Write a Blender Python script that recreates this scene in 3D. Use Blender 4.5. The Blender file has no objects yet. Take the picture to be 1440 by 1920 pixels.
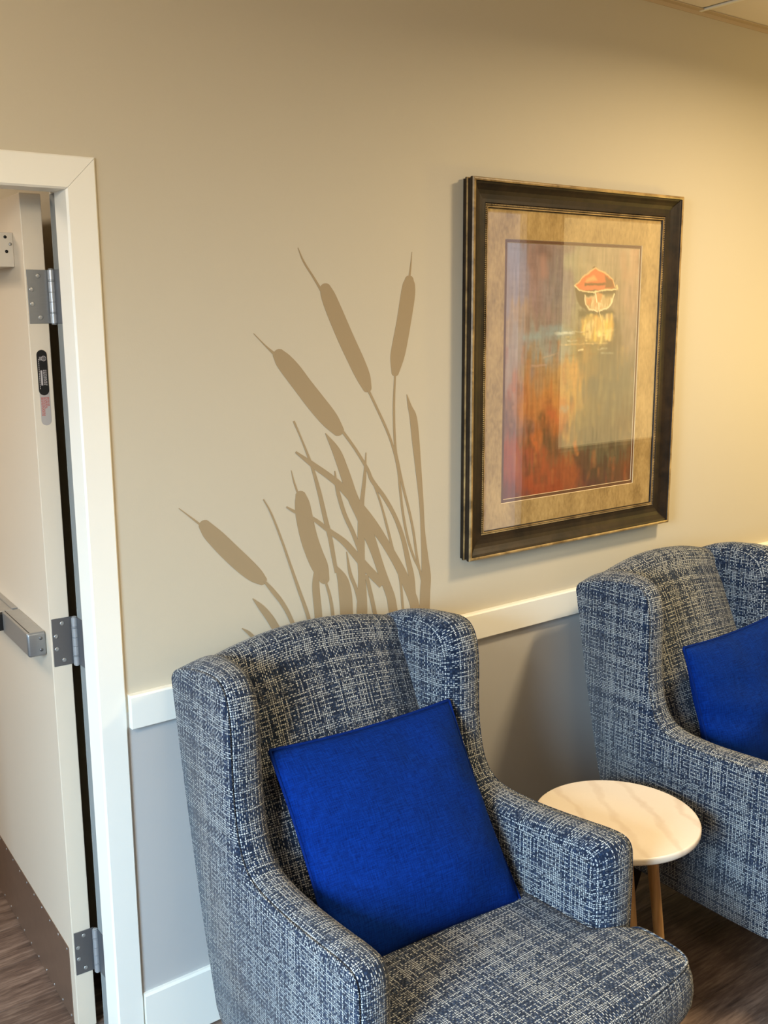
import bpy, bmesh, math, random
import numpy as np
from mathutils import Vector, Matrix

SC = bpy.context.scene
COL = SC.collection
random.seed(7)

# ------------------------------------------------------------------ camera
CAM_H, CAM_D = 1.7772, 2.115
YAW, PITCH, ROLL, FPX = 0.645676, 0.193915, -0.005948, 1908.37
_cy, _sy, _cp, _sp = math.cos(YAW), math.sin(YAW), math.cos(PITCH), math.sin(PITCH)
_fwd = Vector((_sy * _cp, _cy * _cp, -_sp))
_r0 = Vector((_cy, -_sy, 0))
_u0 = _r0.cross(_fwd)
_right = _r0 * math.cos(ROLL) + _u0 * math.sin(ROLL)
_up = -_r0 * math.sin(ROLL) + _u0 * math.cos(ROLL)
cam_data = bpy.data.cameras.new('camera')
cam = bpy.data.objects.new('camera', cam_data)
COL.objects.link(cam)
cam.matrix_world = Matrix(((_right.x, _up.x, -_fwd.x, 0), (_right.y, _up.y, -_fwd.y, -CAM_D),
                           (_right.z, _up.z, -_fwd.z, CAM_H), (0, 0, 0, 1)))
cam_data.sensor_width = 36
cam_data.lens = FPX / 1920 * 36
cam_data.clip_start = 0.05
SC.camera = cam

# ------------------------------------------------------------------ world, lights, exposure
w = bpy.data.worlds.new('world')
SC.world = w
w.use_nodes = True
w.node_tree.nodes['Background'].inputs[0].default_value = (0.55, 0.7, 1.0, 1)
w.node_tree.nodes['Background'].inputs[1].default_value = 0.5
vs = SC.view_settings
vs.view_transform = 'Standard'
vs.look = 'None'
vs.exposure = 0.3
vs.gamma = 1.0
vs.use_curve_mapping = False


def area(name, loc, target, sx, sy, power, color, spread=180, shape='RECTANGLE'):
    l = bpy.data.lights.new(name, 'AREA')
    l.shape = shape
    l.size = sx
    l.size_y = sy
    l.energy = power
    l.color = color
    l.spread = math.radians(spread)
    o = bpy.data.objects.new(name, l)
    COL.objects.link(o)
    o.location = loc
    d = Vector(target) - Vector(loc)
    o.rotation_euler = d.to_track_quat('-Z', 'Y').to_euler()
    return o


def bulb(name, loc, power, color, radius):
    l = bpy.data.lights.new(name, 'POINT')
    l.energy = power
    l.color = color
    l.shadow_soft_size = radius
    o = bpy.data.objects.new(name, l)
    COL.objects.link(o)
    o.location = loc
    return o


# daylight through the tall window in the left wall
area('daylight_window', (-1.86, -1.95, 1.70), (0.7, -1.15, 0.0), 1.1, 1.3, 66, (0.46, 0.73, 1.0), 85)
# warm recessed ceiling fittings
area('ceiling_downlight_near', (0.9, -1.9, 2.655), (0.9, -1.9, 0), 0.5, 0.5, 8, (1.0, 0.85, 0.60), 168)
area('ceiling_downlight_right', (2.85, -1.15, 2.655), (2.85, -1.15, 0), 0.28, 0.28, 38, (1.0, 0.78, 0.47), 168)
# shaded lamp standing past the second chair
bulb('lamp_glow', (4.1, -0.85, 1.55), 24, (1.0, 0.68, 0.14), 0.10)
# added fill bulb, no real fitting: brightens the upper wall and door frame
bulb('upper_wall_fill', (-0.55, -1.45, 2.28), 47, (1.0, 0.87, 0.67), 0.12)
# hallway ceiling fitting behind the open door
area('hallway_light', (-0.5, 1.3, 2.655), (-0.2, 1.2, 0), 0.6, 0.6, 24, (1.0, 0.82, 0.62), 170)

# ------------------------------------------------------------------ helpers
def lin(r, g, b):
    f = lambda c: (c / 255) / 12.92 if c / 255 <= 0.04045 else (((c / 255) + 0.055) / 1.055) ** 2.4
    return (f(r), f(g), f(b), 1.0)


def obj(name, mesh, material=None, parent=None, loc=None):
    o = bpy.data.objects.new(name, mesh)
    COL.objects.link(o)
    if material is not None and mesh is not None:
        if isinstance(material, (list, tuple)):
            for m in material:
                mesh.materials.append(m)
        elif not mesh.materials:
            mesh.materials.append(material)
    if parent:
        o.parent = parent
    if loc is not None:
        o.location = loc
    return o


def empty(name, loc=(0, 0, 0), rz=0.0):
    o = bpy.data.objects.new(name, None)
    COL.objects.link(o)
    o.location = loc
    o.rotation_euler = (0, 0, rz)
    o.empty_display_size = 0.1
    return o


def tag(o, label, cat, group=None, kind=None):
    o['label'] = label
    o['category'] = cat
    if group:
        o['group'] = group
    if kind:
        o['kind'] = kind
    return o


def mesh_from(name, verts, faces, smooth=False):
    me = bpy.data.meshes.new(name)
    me.from_pydata([tuple(v) for v in verts], [], faces)
    me.update()
    if smooth:
        me.polygons.foreach_set('use_smooth', [True] * len(me.polygons))
    return me


def fix_normals(me):
    bm = bmesh.new()
    bm.from_mesh(me)
    bmesh.ops.recalc_face_normals(bm, faces=bm.faces)
    bm.to_mesh(me)
    bm.free()
    return me


def boxes(name, blist, bevel=0.0, segs=2, smooth=False):
    """one mesh from a list of (x0, x1, y0, y1, z0, z1)"""
    bm = bmesh.new()
    for (x0, x1, y0, y1, z0, z1) in blist:
        vs_ = [bm.verts.new((x, y, z)) for z in (z0, z1) for y in (y0, y1) for x in (x0, x1)]
        for f in ((0, 2, 3, 1), (4, 5, 7, 6), (0, 1, 5, 4), (2, 6, 7, 3), (0, 4, 6, 2), (1, 3, 7, 5)):
            bm.faces.new([vs_[i] for i in f])
    if bevel > 0:
        bmesh.ops.bevel(bm, geom=list(bm.edges), offset=bevel, segments=segs, profile=0.5, affect='EDGES')
    me = bpy.data.meshes.new(name)
    bm.to_mesh(me)
    bm.free()
    if smooth:
        me.polygons.foreach_set('use_smooth', [True] * len(me.polygons))
    return me


def lathe(name, prof, n=24, axis='z', smooth=True):
    """closed solid of revolution from [(radius, height), ...]"""
    V, F = [], []
    for (r, h) in prof:
        for k in range(n):
            a = 2 * math.pi * k / n
            V.append((r * math.cos(a), r * math.sin(a), h))
    m = len(prof)
    for i in range(m - 1):
        for k in range(n):
            F.append((i * n + k, i * n + (k + 1) % n, (i + 1) * n + (k + 1) % n, (i + 1) * n + k))
    F.append(tuple(range(n - 1, -1, -1)))
    F.append(tuple((m - 1) * n + k for k in range(n)))
    if axis == 'y':      # height along -y
        V = [(x, -z, y) for (x, y, z) in V]
    if axis == '-x':
        V = [(-z, x, y) for (x, y, z) in V]
    me = mesh_from(name, V, F, smooth)
    return me


def tube(name, pts, rad, n=8, closed=False):
    pts = [Vector(p) for p in pts]
    N = len(pts)
    V, F = [], []
    for i, p in enumerate(pts):
        a = pts[(i - 1) % N] if (closed or i > 0) else p
        b = pts[(i + 1) % N] if (closed or i < N - 1) else p
        t = (b - a).normalized()
        ref = Vector((0, 0, 1)) if abs(t.z) < 0.9 else Vector((1, 0, 0))
        s = t.cross(ref).normalized()
        u = s.cross(t)
        r = rad[i] if isinstance(rad, (list, tuple)) else rad
        for k in range(n):
            q = 2 * math.pi * k / n
            V.append(p + s * (r * math.cos(q)) + u * (r * math.sin(q)))
    for i in range(N if closed else N - 1):
        j = (i + 1) % N
        for k in range(n):
            F.append((i * n + k, i * n + (k + 1) % n, j * n + (k + 1) % n, j * n + k))
    if not closed:
        F.append(tuple(range(n - 1, -1, -1)))
        F.append(tuple((N - 1) * n + k for k in range(n)))
    return mesh_from(name, V, F, True)


def chaikin(pts, it=2, closed=True):
    P = [tuple(p) for p in pts]
    for _ in range(it):
        Q = []
        n = len(P)
        rng = range(n) if closed else range(n - 1)
        for i in rng:
            a, b = P[i], P[(i + 1) % n]
            Q.append(tuple(0.75 * x + 0.25 * y for x, y in zip(a, b)))
            Q.append(tuple(0.25 * x + 0.75 * y for x, y in zip(a, b)))
        if not closed:
            Q = [P[0]] + Q + [P[-1]]
        P = Q
    return P


# ------------------------------------------------------------------ materials
class NT:
    """small node-tree writer"""

    def __init__(self, name, rough=0.5, metal=0.0, spec=0.5, sheen=0.0):
        self.m = bpy.data.materials.new(name)
        self.m.use_nodes = True
        self.t = self.m.node_tree
        self.b = self.t.nodes['Principled BSDF']
        self.b.inputs['Roughness'].default_value = rough
        self.b.inputs['Metallic'].default_value = metal
        self.b.inputs['Specular IOR Level'].default_value = spec
        if sheen:
            self.b.inputs['Sheen Weight'].default_value = sheen

    def n(self, typ, **kw):
        nd = self.t.nodes.new(typ)
        for k, v in kw.items():
            setattr(nd, k, v)
        return nd

    def put(self, sock, v):
        if isinstance(v, (int, float)):
            sock.default_value = v
        elif isinstance(v, (tuple, list)):
            sock.default_value = v
        else:
            self.t.links.new(v, sock)

    def math(self, op, a, b=0.0, c=None, clamp=False):
        nd = self.n('ShaderNodeMath', operation=op, use_clamp=clamp)
        self.put(nd.inputs[0], a)
        self.put(nd.inputs[1], b)
        if c is not None:
            self.put(nd.inputs[2], c)
        return nd.outputs[0]

    def mix(self, f, a, b, mode='MIX'):
        nd = self.n('ShaderNodeMix', data_type='RGBA', blend_type=mode)
        self.put(nd.inputs[0], f)
        self.put(nd.inputs[6], a)
        self.put(nd.inputs[7], b)
        return nd.outputs[2]

    def coord(self, which='Object', scale=(1, 1, 1), rot=(0, 0, 0)):
        tc = self.n('ShaderNodeTexCoord')
        mp = self.n('ShaderNodeMapping')
        mp.inputs['Scale'].default_value = scale
        mp.inputs['Rotation'].default_value = rot
        self.t.links.new(tc.outputs[which], mp.inputs[0])
        return mp.outputs[0]

    def noise(self, vec, scale, detail=3, rough=0.55, dist=0.0):
        nd = self.n('ShaderNodeTexNoise')
        self.put(nd.inputs['Vector'], vec)
        nd.inputs['Scale'].default_value = scale
        nd.inputs['Detail'].default_value = detail
        nd.inputs['Roughness'].default_value = rough
        nd.inputs['Distortion'].default_value = dist
        return nd.outputs['Fac']

    def ramp(self, fac, stops):
        nd = self.n('ShaderNodeValToRGB')
        el = nd.color_ramp.elements
        while len(el) < len(stops):
            el.new(0.5)
        for e, (p, c) in zip(el, stops):
            e.position = p
            e.color = c
        self.put(nd.inputs[0], fac)
        return nd.outputs[0]

    def bump(self, h, strength=0.2, dist=0.002):
        nd = self.n('ShaderNodeBump')
        nd.inputs['Strength'].default_value = strength
        nd.inputs['Distance'].default_value = dist
        self.put(nd.inputs['Height'], h)
        self.t.links.new(nd.outputs[0], self.b.inputs['Normal'])

    def base(self, c):
        self.put(self.b.inputs['Base Color'], c)
        return self


def paint(name, rgb, rough=0.5, var=0.04, bscale=500, bstr=0.12, spec=0.4):
    t = NT(name, rough, 0, spec)
    v = t.coord()
    c = lin(*rgb)
    d = tuple(x * (1 - var) for x in c[:3]) + (1,)
    t.base(t.mix(t.noise(v, 2.3), c, d))
    t.bump(t.noise(v, bscale, 2), bstr, 0.0006)
    return t.m


def metal(name, rgb, rough=0.35, aniso=(1, 1, 60), m=0.7):
    t = NT(name, rough, m)
    v = t.coord(scale=aniso)
    c = lin(*rgb)
    t.base(t.mix(t.noise(v, 40), c, tuple(x * 0.8 for x in c[:3]) + (1,)))
    return t.m


M = {}
M['wall_tan'] = paint('wall_paint_tan', (196, 187, 167), 0.6, 0.03, 260, 0.22, 0.35)
M['wall_grey'] = paint('wall_paint_grey', (188, 186, 183), 0.55, 0.03, 260, 0.15, 0.35)
M['white'] = paint('trim_paint_white', (238, 236, 226), 0.42, 0.02, 150, 0.05)
M['door'] = paint('door_paint', (216, 203, 183), 0.38, 0.05, 120, 0.05)
M['mural'] = paint('mural_paint_brown', (160, 141, 111), 0.6, 0.05, 260, 0.2, 0.3)
M['angle'] = paint('wall_angle_tan', (196, 176, 146), 0.5)
M['tile'] = paint('ceiling_tile', (232, 222, 208), 0.9, 0.05, 300, 0.5, 0.1)
M['steel'] = metal('brushed_steel', (152, 154, 156), 0.36)
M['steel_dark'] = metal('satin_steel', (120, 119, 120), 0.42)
M['knuckle'] = metal('highlit_knuckle_steel', (186, 188, 190), 0.36, (1, 1, 60), 0.5)  # lighter copy of the hinge steel, the barrel's highlights put into its colour
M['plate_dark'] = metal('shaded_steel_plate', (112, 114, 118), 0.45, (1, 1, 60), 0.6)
M['closer'] = paint('closer_enamel', (206, 197, 182), 0.4)
M['screw'] = metal('screw_steel', (185, 185, 183), 0.3)
M['kick'] = metal('kick_plate_steel', (158, 134, 116), 0.38, (60, 1, 1))
M['black'] = paint('black_plastic', (14, 14, 15), 0.45, 0.1)
M['alu'] = metal('satin_aluminium', (188, 186, 182), 0.42)
M['seal'] = paint('dark_seal', (40, 34, 30), 0.7)
M['gasket'] = paint('grey_silicone_seal', (140, 143, 141), 0.6)
M['label_red'] = paint('label_red_print', (176, 96, 92), 0.5)
M['label_silver'] = paint('label_silver', (172, 164, 158), 0.35)
M['label_grey'] = paint('label_grey_print', (178, 170, 168), 0.5)


def wood_floor():
    t = NT('floor_plank_wood', 0.5, 0, 0.4)
    oi = t.n('ShaderNodeObjectInfo')
    v = t.coord('Object', (1.0, 9.0, 1.0))
    off = t.n('ShaderNodeVectorMath', operation='MULTIPLY_ADD')
    t.put(off.inputs[0], oi.outputs['Random'])
    off.inputs[1].default_value = (37, 53, 11)
    t.put(off.inputs[2], v)
    vv = off.outputs[0]
    g1 = t.noise(vv, 3.2, 6, 0.65, 0.6)
    g2 = t.noise(vv, 17.0, 4, 0.6, 0.3)
    f = t.math('ADD', t.math('MULTIPLY', g1, 0.6), t.math('MULTIPLY', g2, 0.4))
    c = t.ramp(f, [(0.32, lin(58, 46, 40)), (0.48, lin(98, 80, 70)), (0.56, lin(120, 101, 89)), (0.7, lin(150, 130, 116))])
    hv = t.math('MULTIPLY_ADD', oi.outputs['Random'], 0.25, 0.85)
    vm = t.n('ShaderNodeVectorMath', operation='SCALE')
    t.put(vm.inputs[0], c)
    t.put(vm.inputs['Scale'], hv)
    t.base(vm.outputs[0])
    t.bump(g2, 0.25, 0.001)
    return t.m


def leg_wood(name, a, b, axis_scale=(14, 14, 1.2)):
    t = NT(name, 0.5, 0, 0.4)
    v = t.coord('Object', axis_scale)
    g = t.noise(v, 6, 4, 0.6, 0.4)
    t.base(t.ramp(g, [(0.3, a), (0.7, b)]))
    t.bump(g, 0.1, 0.0008)
    return t.m


def tweed():
    """basket weave of white and navy yarns; UVs are in metres"""
    t = NT('tweed_navy_white', 0.9, 0, 0.15, 0.15)
    uv = t.n('ShaderNodeUVMap')
    sep = t.n('ShaderNodeSeparateXYZ')
    # slight waviness of the yarns
    wob = t.n('ShaderNodeTexNoise')
    wob.inputs['Scale'].default_value = 38
    wob.inputs['Detail'].default_value = 2
    t.t.links.new(uv.outputs[0], wob.inputs['Vector'])
    wv = t.n('ShaderNodeVectorMath', operation='MULTIPLY_ADD')
    t.t.links.new(wob.outputs['Color'], wv.inputs[0])
    wv.inputs[1].default_value = (0.0030, 0.0030, 0)
    t.t.links.new(uv.outputs[0], wv.inputs[2])
    t.t.links.new(wv.outputs[0], sep.inputs[0])
    P = 1 / 0.0053
    u = t.math('MULTIPLY', sep.outputs[0], P)
    v = t.math('MULTIPLY', sep.outputs[1], P)
    iu, iv = t.math('FLOOR', u), t.math('FLOOR', v)
    fu, fv = t.math('FRACT', u), t.math('FRACT', v)
    par = t.math('FLOORED_MODULO', t.math('ADD', iu, iv), 2.0)
    ipar = t.math('SUBTRACT', 1.0, par)

    def pick(a, b):          # a in upright blocks, b in level blocks
        return t.math('ADD', t.math('MULTIPLY', ipar, a), t.math('MULTIPLY', par, b))
    across = t.math('ABSOLUTE', t.math('SUBTRACT', pick(fu, fv), 0.5))
    along = t.math('ABSOLUTE', t.math('SUBTRACT', pick(fv, fu), 0.5))
    yarn = pick(iu, t.math('ADD', iv, 517.0))
    wn = t.n('ShaderNodeTexWhiteNoise', noise_dimensions='1D')
    t.put(wn.inputs['W'], yarn)
    cell = t.n('ShaderNodeCombineXYZ')
    t.put(cell.inputs[0], iu)
    t.put(cell.inputs[1], iv)
    wb = t.n('ShaderNodeTexWhiteNoise', noise_dimensions='2D')
    t.t.links.new(cell.outputs[0], wb.inputs['Vector'])
    # longer stretches along a yarn
    run = t.n('ShaderNodeCombineXYZ')
    t.put(run.inputs[0], t.math('MULTIPLY', pick(iv, iu), 0.22))
    t.put(run.inputs[1], t.math('MULTIPLY', yarn, 3.7))
    rn = t.n('ShaderNodeTexNoise')
    rn.inputs['Detail'].default_value = 1
    rn.inputs['Scale'].default_value = 1.0
    t.t.links.new(run.outputs[0], rn.inputs['Vector'])
    s = t.math('ADD', t.math('MULTIPLY', wn.outputs[0], 0.58), t.math('MULTIPLY', wb.outputs[0], 0.30))
    s = t.math('ADD', s, t.math('MULTIPLY', rn.outputs['Fac'], 0.60))
    lev = t.n('ShaderNodeMapRange')
    lev.inputs['From Min'].default_value = 0.60
    lev.inputs['From Max'].default_value = 0.90
    # fine breaks in the yarn
    fz = t.n('ShaderNodeTexNoise')
    fz.inputs['Scale'].default_value = 420
    fz.inputs['Detail'].default_value = 1
    t.t.links.new(uv.outputs[0], fz.inputs['Vector'])
    s = t.math('ADD', s, t.math('MULTIPLY', t.math('SUBTRACT', fz.outputs['Fac'], 0.5), 0.5))
    t.put(lev.inputs[0], s)
    core = t.n('ShaderNodeMapRange')
    core.inputs['From Min'].default_value = 0.235
    core.inputs['From Max'].default_value = 0.135
    t.put(core.inputs[0], across)
    white = t.math('MULTIPLY', core.outputs[0], lev.outputs[0])
    edge = t.n('ShaderNodeMapRange')
    edge.inputs['From Min'].default_value = 0.50
    edge.inputs['From Max'].default_value = 0.38
    t.put(edge.inputs[0], across)
    navy = t.mix(wb.outputs[0], lin(15, 27, 46), lin(32, 50, 76))
    dark = t.mix(edge.outputs[0], lin(9, 12, 20), navy)
    t.base(t.mix(white, dark, lin(194, 195, 190)))
    h = t.math('ADD', t.math('MULTIPLY', core.outputs[0], 0.4), edge.outputs[0])
    t.bump(h, 0.55, 0.0018)
    return t.m


def linen(name, a, b):
    t = NT(name, 0.85, 0, 0.08)
    v1 = t.coord('Object', (700, 45, 45))
    v2 = t.coord('Object', (45, 700, 45))
    n1, n2 = t.noise(v1, 1.0, 2), t.noise(v2, 1.0, 2)
    f = t.math('MULTIPLY', t.math('ADD', n1, n2), 0.5)
    t.base(t.ramp(f, [(0.36, a), (0.64, b)]))
    t.bump(f, 0.25, 0.0012)
    return t.m


def marble():
    t = NT('cream_stone', 0.28, 0, 0.5)
    v = t.coord('Object', (1, 1, 1), (0, 0, 0.5))
    w1 = t.n('ShaderNodeTexWave', wave_type='BANDS', bands_direction='X')
    t.put(w1.inputs[0], v)
    w1.inputs['Scale'].default_value = 3.4
    w1.inputs['Distortion'].default_value = 3.6
    w1.inputs['Detail'].default_value = 4
    w1.inputs['Detail Scale'].default_value = 2.2
    vein = t.ramp(w1.outputs['Fac'], [(0.0, (1, 1, 1, 1)), (0.16, (0, 0, 0, 1)), (1.0, (0, 0, 0, 1))])
    blot = t.noise(v, 5, 5, 0.6)
    fine = t.noise(v, 140, 2)
    c = t.mix(t.math('MULTIPLY', blot, 0.7), lin(230, 218, 200), lin(220, 202, 180))
    c = t.mix(t.math('MULTIPLY', t.math('MULTIPLY', vein, blot), 0.55), c, lin(186, 158, 128))
    c = t.mix(t.math('MULTIPLY', fine, 0.12), c, lin(255, 246, 232))
    t.base(c)
    return t.m


def frame_wood(name, a, b, rough=0.5):
    t = NT(name, rough, 0, 0.3)
    v = t.coord('Object', (3, 3, 3))
    n1 = t.noise(v, 6, 5, 0.65, 0.4)
    t.base(t.ramp(n1, [(0.35, a), (0.68, b)]))
    t.bump(n1, 0.15, 0.001)
    return t.m


def mat_board():
    t = NT('mottled_mat_board', 0.85, 0, 0.2)
    v = t.coord('Object', (6, 6, 3))
    a = t.noise(v, 3.0, 6, 0.7, 0.3)
    b = t.noise(v, 22.0, 3, 0.6)
    f = t.math('ADD', t.math('MULTIPLY', a, 0.65), t.math('MULTIPLY', b, 0.35))
    t.base(t.ramp(f, [(0.33, lin(138, 112, 68)), (0.5, lin(172, 144, 94)), (0.68, lin(196, 168, 114))]))
    return t.m


def glass():
    t = NT('picture_glass', 0.0, 0, 0.5)
    nt = t.t
    tr = t.n('ShaderNodeBsdfTransparent')
    gl = t.n('ShaderNodeBsdfGlossy')
    gl.inputs['Roughness'].default_value = 0.0
    fr = t.n('ShaderNodeFresnel')
    fr.inputs['IOR'].default_value = 1.5
    mx = t.n('ShaderNodeMixShader')
    geo = t.n('ShaderNodeNewGeometry')
    f = t.math('MULTIPLY', fr.outputs[0], t.math('SUBTRACT', 1.0, geo.outputs['Backfacing']))
    nt.links.new(t.math('MULTIPLY', f, 1.8, clamp=True), mx.inputs[0])
    nt.links.new(tr.outputs[0], mx.inputs[1])
    nt.links.new(gl.outputs[0], mx.inputs[2])
    nt.links.new(mx.outputs[0], nt.nodes['Material Output'].inputs[0])
    return t.m


def glow(name, rgb, strength):
    t = NT(name, 0.6)
    t.b.inputs['Emission Color'].default_value = rgb + (1,)
    t.b.inputs['Emission Strength'].default_value = strength
    t.b.inputs['Base Color'].default_value = (0.5, 0.5, 0.5, 1)
    return t.m


def vcol(name, rough=0.7):
    t = NT(name, rough, 0, 0.25)
    a = t.n('ShaderNodeVertexColor')
    a.layer_name = 'paint'
    t.base(a.outputs[0])
    return t.m


M['floor'] = wood_floor()
M['oak'] = leg_wood('table_leg_oak', lin(158, 116, 68), lin(200, 158, 104))
M['dark_leg'] = leg_wood('dark_stained_wood', lin(26, 18, 14), lin(44, 30, 22))
M['tweed'] = tweed()
M['blue'] = linen('royal_blue_linen', lin(0, 24, 82), lin(3, 44, 122))
M['stone'] = marble()
M['frame'] = frame_wood('bronze_brown_frame', lin(20, 12, 6), lin(48, 34, 19))
M['rub'] = frame_wood('rubbed_gold_edge', lin(112, 88, 52), lin(182, 152, 100), 0.35)
M['matb'] = mat_board()
M['fillet'] = frame_wood('brown_inner_mat', lin(96, 66, 44), lin(112, 80, 54), 0.8)
M['bevel'] = paint('mat_bevel_core', (236, 214, 172), 0.8)
M['glass'] = glass()
M['print'] = vcol('painted_print')
M['pane_warm'] = glow('bright_window_blind', (1.0, 0.76, 0.36), 1.7)
M['pane_cool'] = glow('bright_window_sky', (0.80, 0.86, 1.0), 1.1)
M['column'] = paint('dark_wood_column', (62, 44, 32), 0.6, 0.2)
M['piping_blue'] = linen('royal_blue_piping', lin(0, 22, 78), lin(3, 36, 106))

ZC = 2.688          # ceiling height
WT = 0.13           # wall thickness
X0, X1 = -1.9, 7.6  # room extents
YF = -3.4           # wall opposite

# ------------------------------------------------------------------ setting: walls
wall = boxes('wall_back', [(0.835, X1, 0, WT, 0.88, ZC), (X0, -0.165, 0, WT, 0.88, ZC), (-0.165, 0.835, 0, WT, 2.07, ZC),
                           (0.835, X1, 0, WT, 0, 0.88), (X0, -0.165, 0, WT, 0, 0.88)])
o = obj('wall_back', wall, [M['wall_tan'], M['wall_grey']])
for p in wall.polygons:
    if p.center.z < 0.88 and p.index >= 18:
        p.material_index = 1
tag(o, 'tan wall above the white rail, pale grey below, with the door opening', 'wall', kind='structure')

wl = boxes('wall_left', [(X0 - 0.12, X0, YF, 0, 0, 0.95), (X0 - 0.12, X0, YF, 0, 2.45, ZC),
                         (X0 - 0.12, X0, YF, -2.55, 0.95, 2.45), (X0 - 0.12, X0, -1.35, 0, 0.95, 2.45)])
tag(obj('wall_left', wl, M['wall_tan']), 'tan side wall with a tall window opening', 'wall', kind='structure')
WX = [(4.95, 5.47), (5.80, 7.2)]      # two windows in the wall opposite
WZ0, WZ1 = 0.69, 2.5
wf = boxes('wall_front', [(X0, WX[0][0], YF - 0.12, YF, 0, WZ0), (WX[0][1], X1, YF - 0.12, YF, 0, WZ0), (WX[0][0], WX[0][1], YF - 0.12, YF, 0, 0.12), (X0, X1, YF - 0.12, YF, WZ1, ZC), (X0, WX[0][0], YF - 0.12, YF, WZ0, WZ1),
                          (WX[0][1], WX[1][0], YF - 0.12, YF, WZ0, WZ1), (WX[1][1], X1, YF - 0.12, YF, WZ0, WZ1)])
tag(obj('wall_front', wf, M['wall_tan']), 'tan wall with two windows facing the chairs across the room', 'wall', kind='structure')
wr = boxes('wall_right', [(X1, X1 + 0.12, YF, WT, 0, ZC)])
tag(obj('wall_right', wr, M['wall_tan']), 'tan end wall far to the right', 'wall', kind='structure')

# hallway behind the door
hy = 2.7
tag(obj('wall_hallway_far', boxes('wall_hallway_far', [(X0, 2.2, hy, hy + 0.1, 0, ZC)]), M['wall_tan']),
    'tan far wall of the hallway behind the open door', 'wall', kind='structure')
tag(obj('wall_hallway_left', boxes('wall_hallway_left', [(X0 - 0.1, X0, WT, hy, 0, ZC)]), M['wall_tan']),
    'tan left wall of the hallway behind the open door', 'wall', kind='structure')
tag(obj('wall_hallway_right', boxes('wall_hallway_right', [(0.875, 0.975, WT + 0.012, hy, 0, ZC)]), M['wall_tan']),
    'tan right wall of the hallway behind the open door', 'wall', kind='structure')

# ------------------------------------------------------------------ floor planks
fl = obj('floor', boxes('floor', [(X0 - 0.1, X1 + 0.1, YF - 0.1, hy + 0.1, -0.06, -0.004)]), M['seal'])
tag(fl, 'dark brown wood plank floor running through the doorway', 'floor', kind='structure')
PW, PL = 0.18, 1.22
plank = boxes('plank', [(0.0006, PL - 0.0006, 0.0006, PW - 0.0006, -0.004, 0.0)], 0.0005, 1)
plank.materials.append(M['floor'])
rows = 0
y = -1.62
while y < hy - 0.02:
    x = -0.75 - (rows % 3) * 0.41
    while x < 3.6:
        if not (y > WT + 0.05 and x > 0.9):
            pk = obj('plank', plank, None, fl, (x, y, 0))
        x += PL
    y += PW
    rows += 1
rest = boxes('floor_rest', [(X0, X1, YF, -1.62, -0.004, 0), (3.62, X1, -1.62, 0, -0.004, 0)])
obj('floor_field', rest, M['floor'], fl)

# ------------------------------------------------------------------ ceiling with tiles and grid
ce = obj('ceiling', boxes('ceiling', [(X0 - 0.1, X1 + 0.1, YF - 0.1, hy + 0.1, ZC + 0.02, ZC + 0.08)]), M['tile'])
tag(ce, 'pale suspended ceiling of square tiles in a metal grid', 'ceiling', kind='structure')
TJ = 2.829
tile = boxes('ceiling_tile', [(-0.292, 0.292, -0.292, 0.292, 0.0, 0.018)], 0.002, 1)
tile.materials.append(M['tile'])
gx = [TJ + 0.61 * k for k in range(-7, 4)]
gy = [-0.335 - 0.61 * k for k in range(0, 7)]
for a in gx:
    for b in gy[:3]:
        cx, cy = a - 0.305, b - 0.305
        if X0 + 0.3 < cx < X1 - 0.3:
            obj('ceiling_tile', tile, None, ce, (cx, cy, ZC + 0.001))
half = boxes('edge_tile', [(-0.292, 0.292, -0.153, 0.153, 0.0, 0.018)], 0.002, 1)
half.materials.append(M['tile'])
for a in gx:
    cx = a - 0.305
    if X0 + 0.3 < cx < X1 - 0.3:
        obj('edge_tile', half, None, ce, (cx, -0.172, ZC + 0.001))
bar = boxes('grid_bar_long', [(-0.0065, 0.0065, YF, 0, 0, 0.004), (-0.002, 0.002, YF, 0, 0.003, 0.02)])
bar.materials.append(M['white'])
for a in gx:
    if X0 < a < X1:
        obj('grid_bar', bar, None, ce, (a, 0, ZC - 0.004))
bar2 = boxes('grid_bar_cross', [(X0, X1, -0.0065, 0.0065, 0, 0.004)])
bar2.materials.append(M['white'])
for b in gy:
    obj('grid_bar', bar2, None, ce, (0, b, ZC - 0.0045))
tr = obj('trim_3', boxes('trim_3', [(X0, X1, -0.022, 0, ZC - 0.003, ZC), (X0, X1, -0.003, 0, ZC - 0.014, ZC)]), M['angle'])
tag(tr, 'thin metal wall angle where the ceiling meets the tan wall', 'trim', kind='structure')

# ------------------------------------------------------------------ chair rail and baseboard
def rail_mesh(name, x0, x1, z0, z1, d, top_bev):
    prof = [(0, z0), (-d + 0.002, z0), (-d, z0 + 0.002), (-d, z1 - top_bev), (-d + top_bev, z1), (0, z1)]
    V = [(x, y, z) for x in (x0, x1) for (y, z) in prof]
    n = len(prof)
    F = [(i, (i + 1) % n, n + (i + 1) % n, n + i) for i in range(n)] + [tuple(range(n - 1, -1, -1)), tuple(range(n, 2 * n))]
    return fix_normals(mesh_from(name, V, F))


tag(obj('trim_2', rail_mesh('trim_2', 0.856, X1, 0.842, 0.9226, 0.019, 0.004), M['white']),
    'white flat chair rail running along the wall behind the armchairs', 'trim', kind='structure')
tag(obj('baseboard_back', rail_mesh('baseboard_back', 0.852, X1, 0.0, 0.158, 0.013, 0.005), M['white']),
    'white flat baseboard at the foot of the grey wall', 'baseboard', kind='structure')

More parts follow.
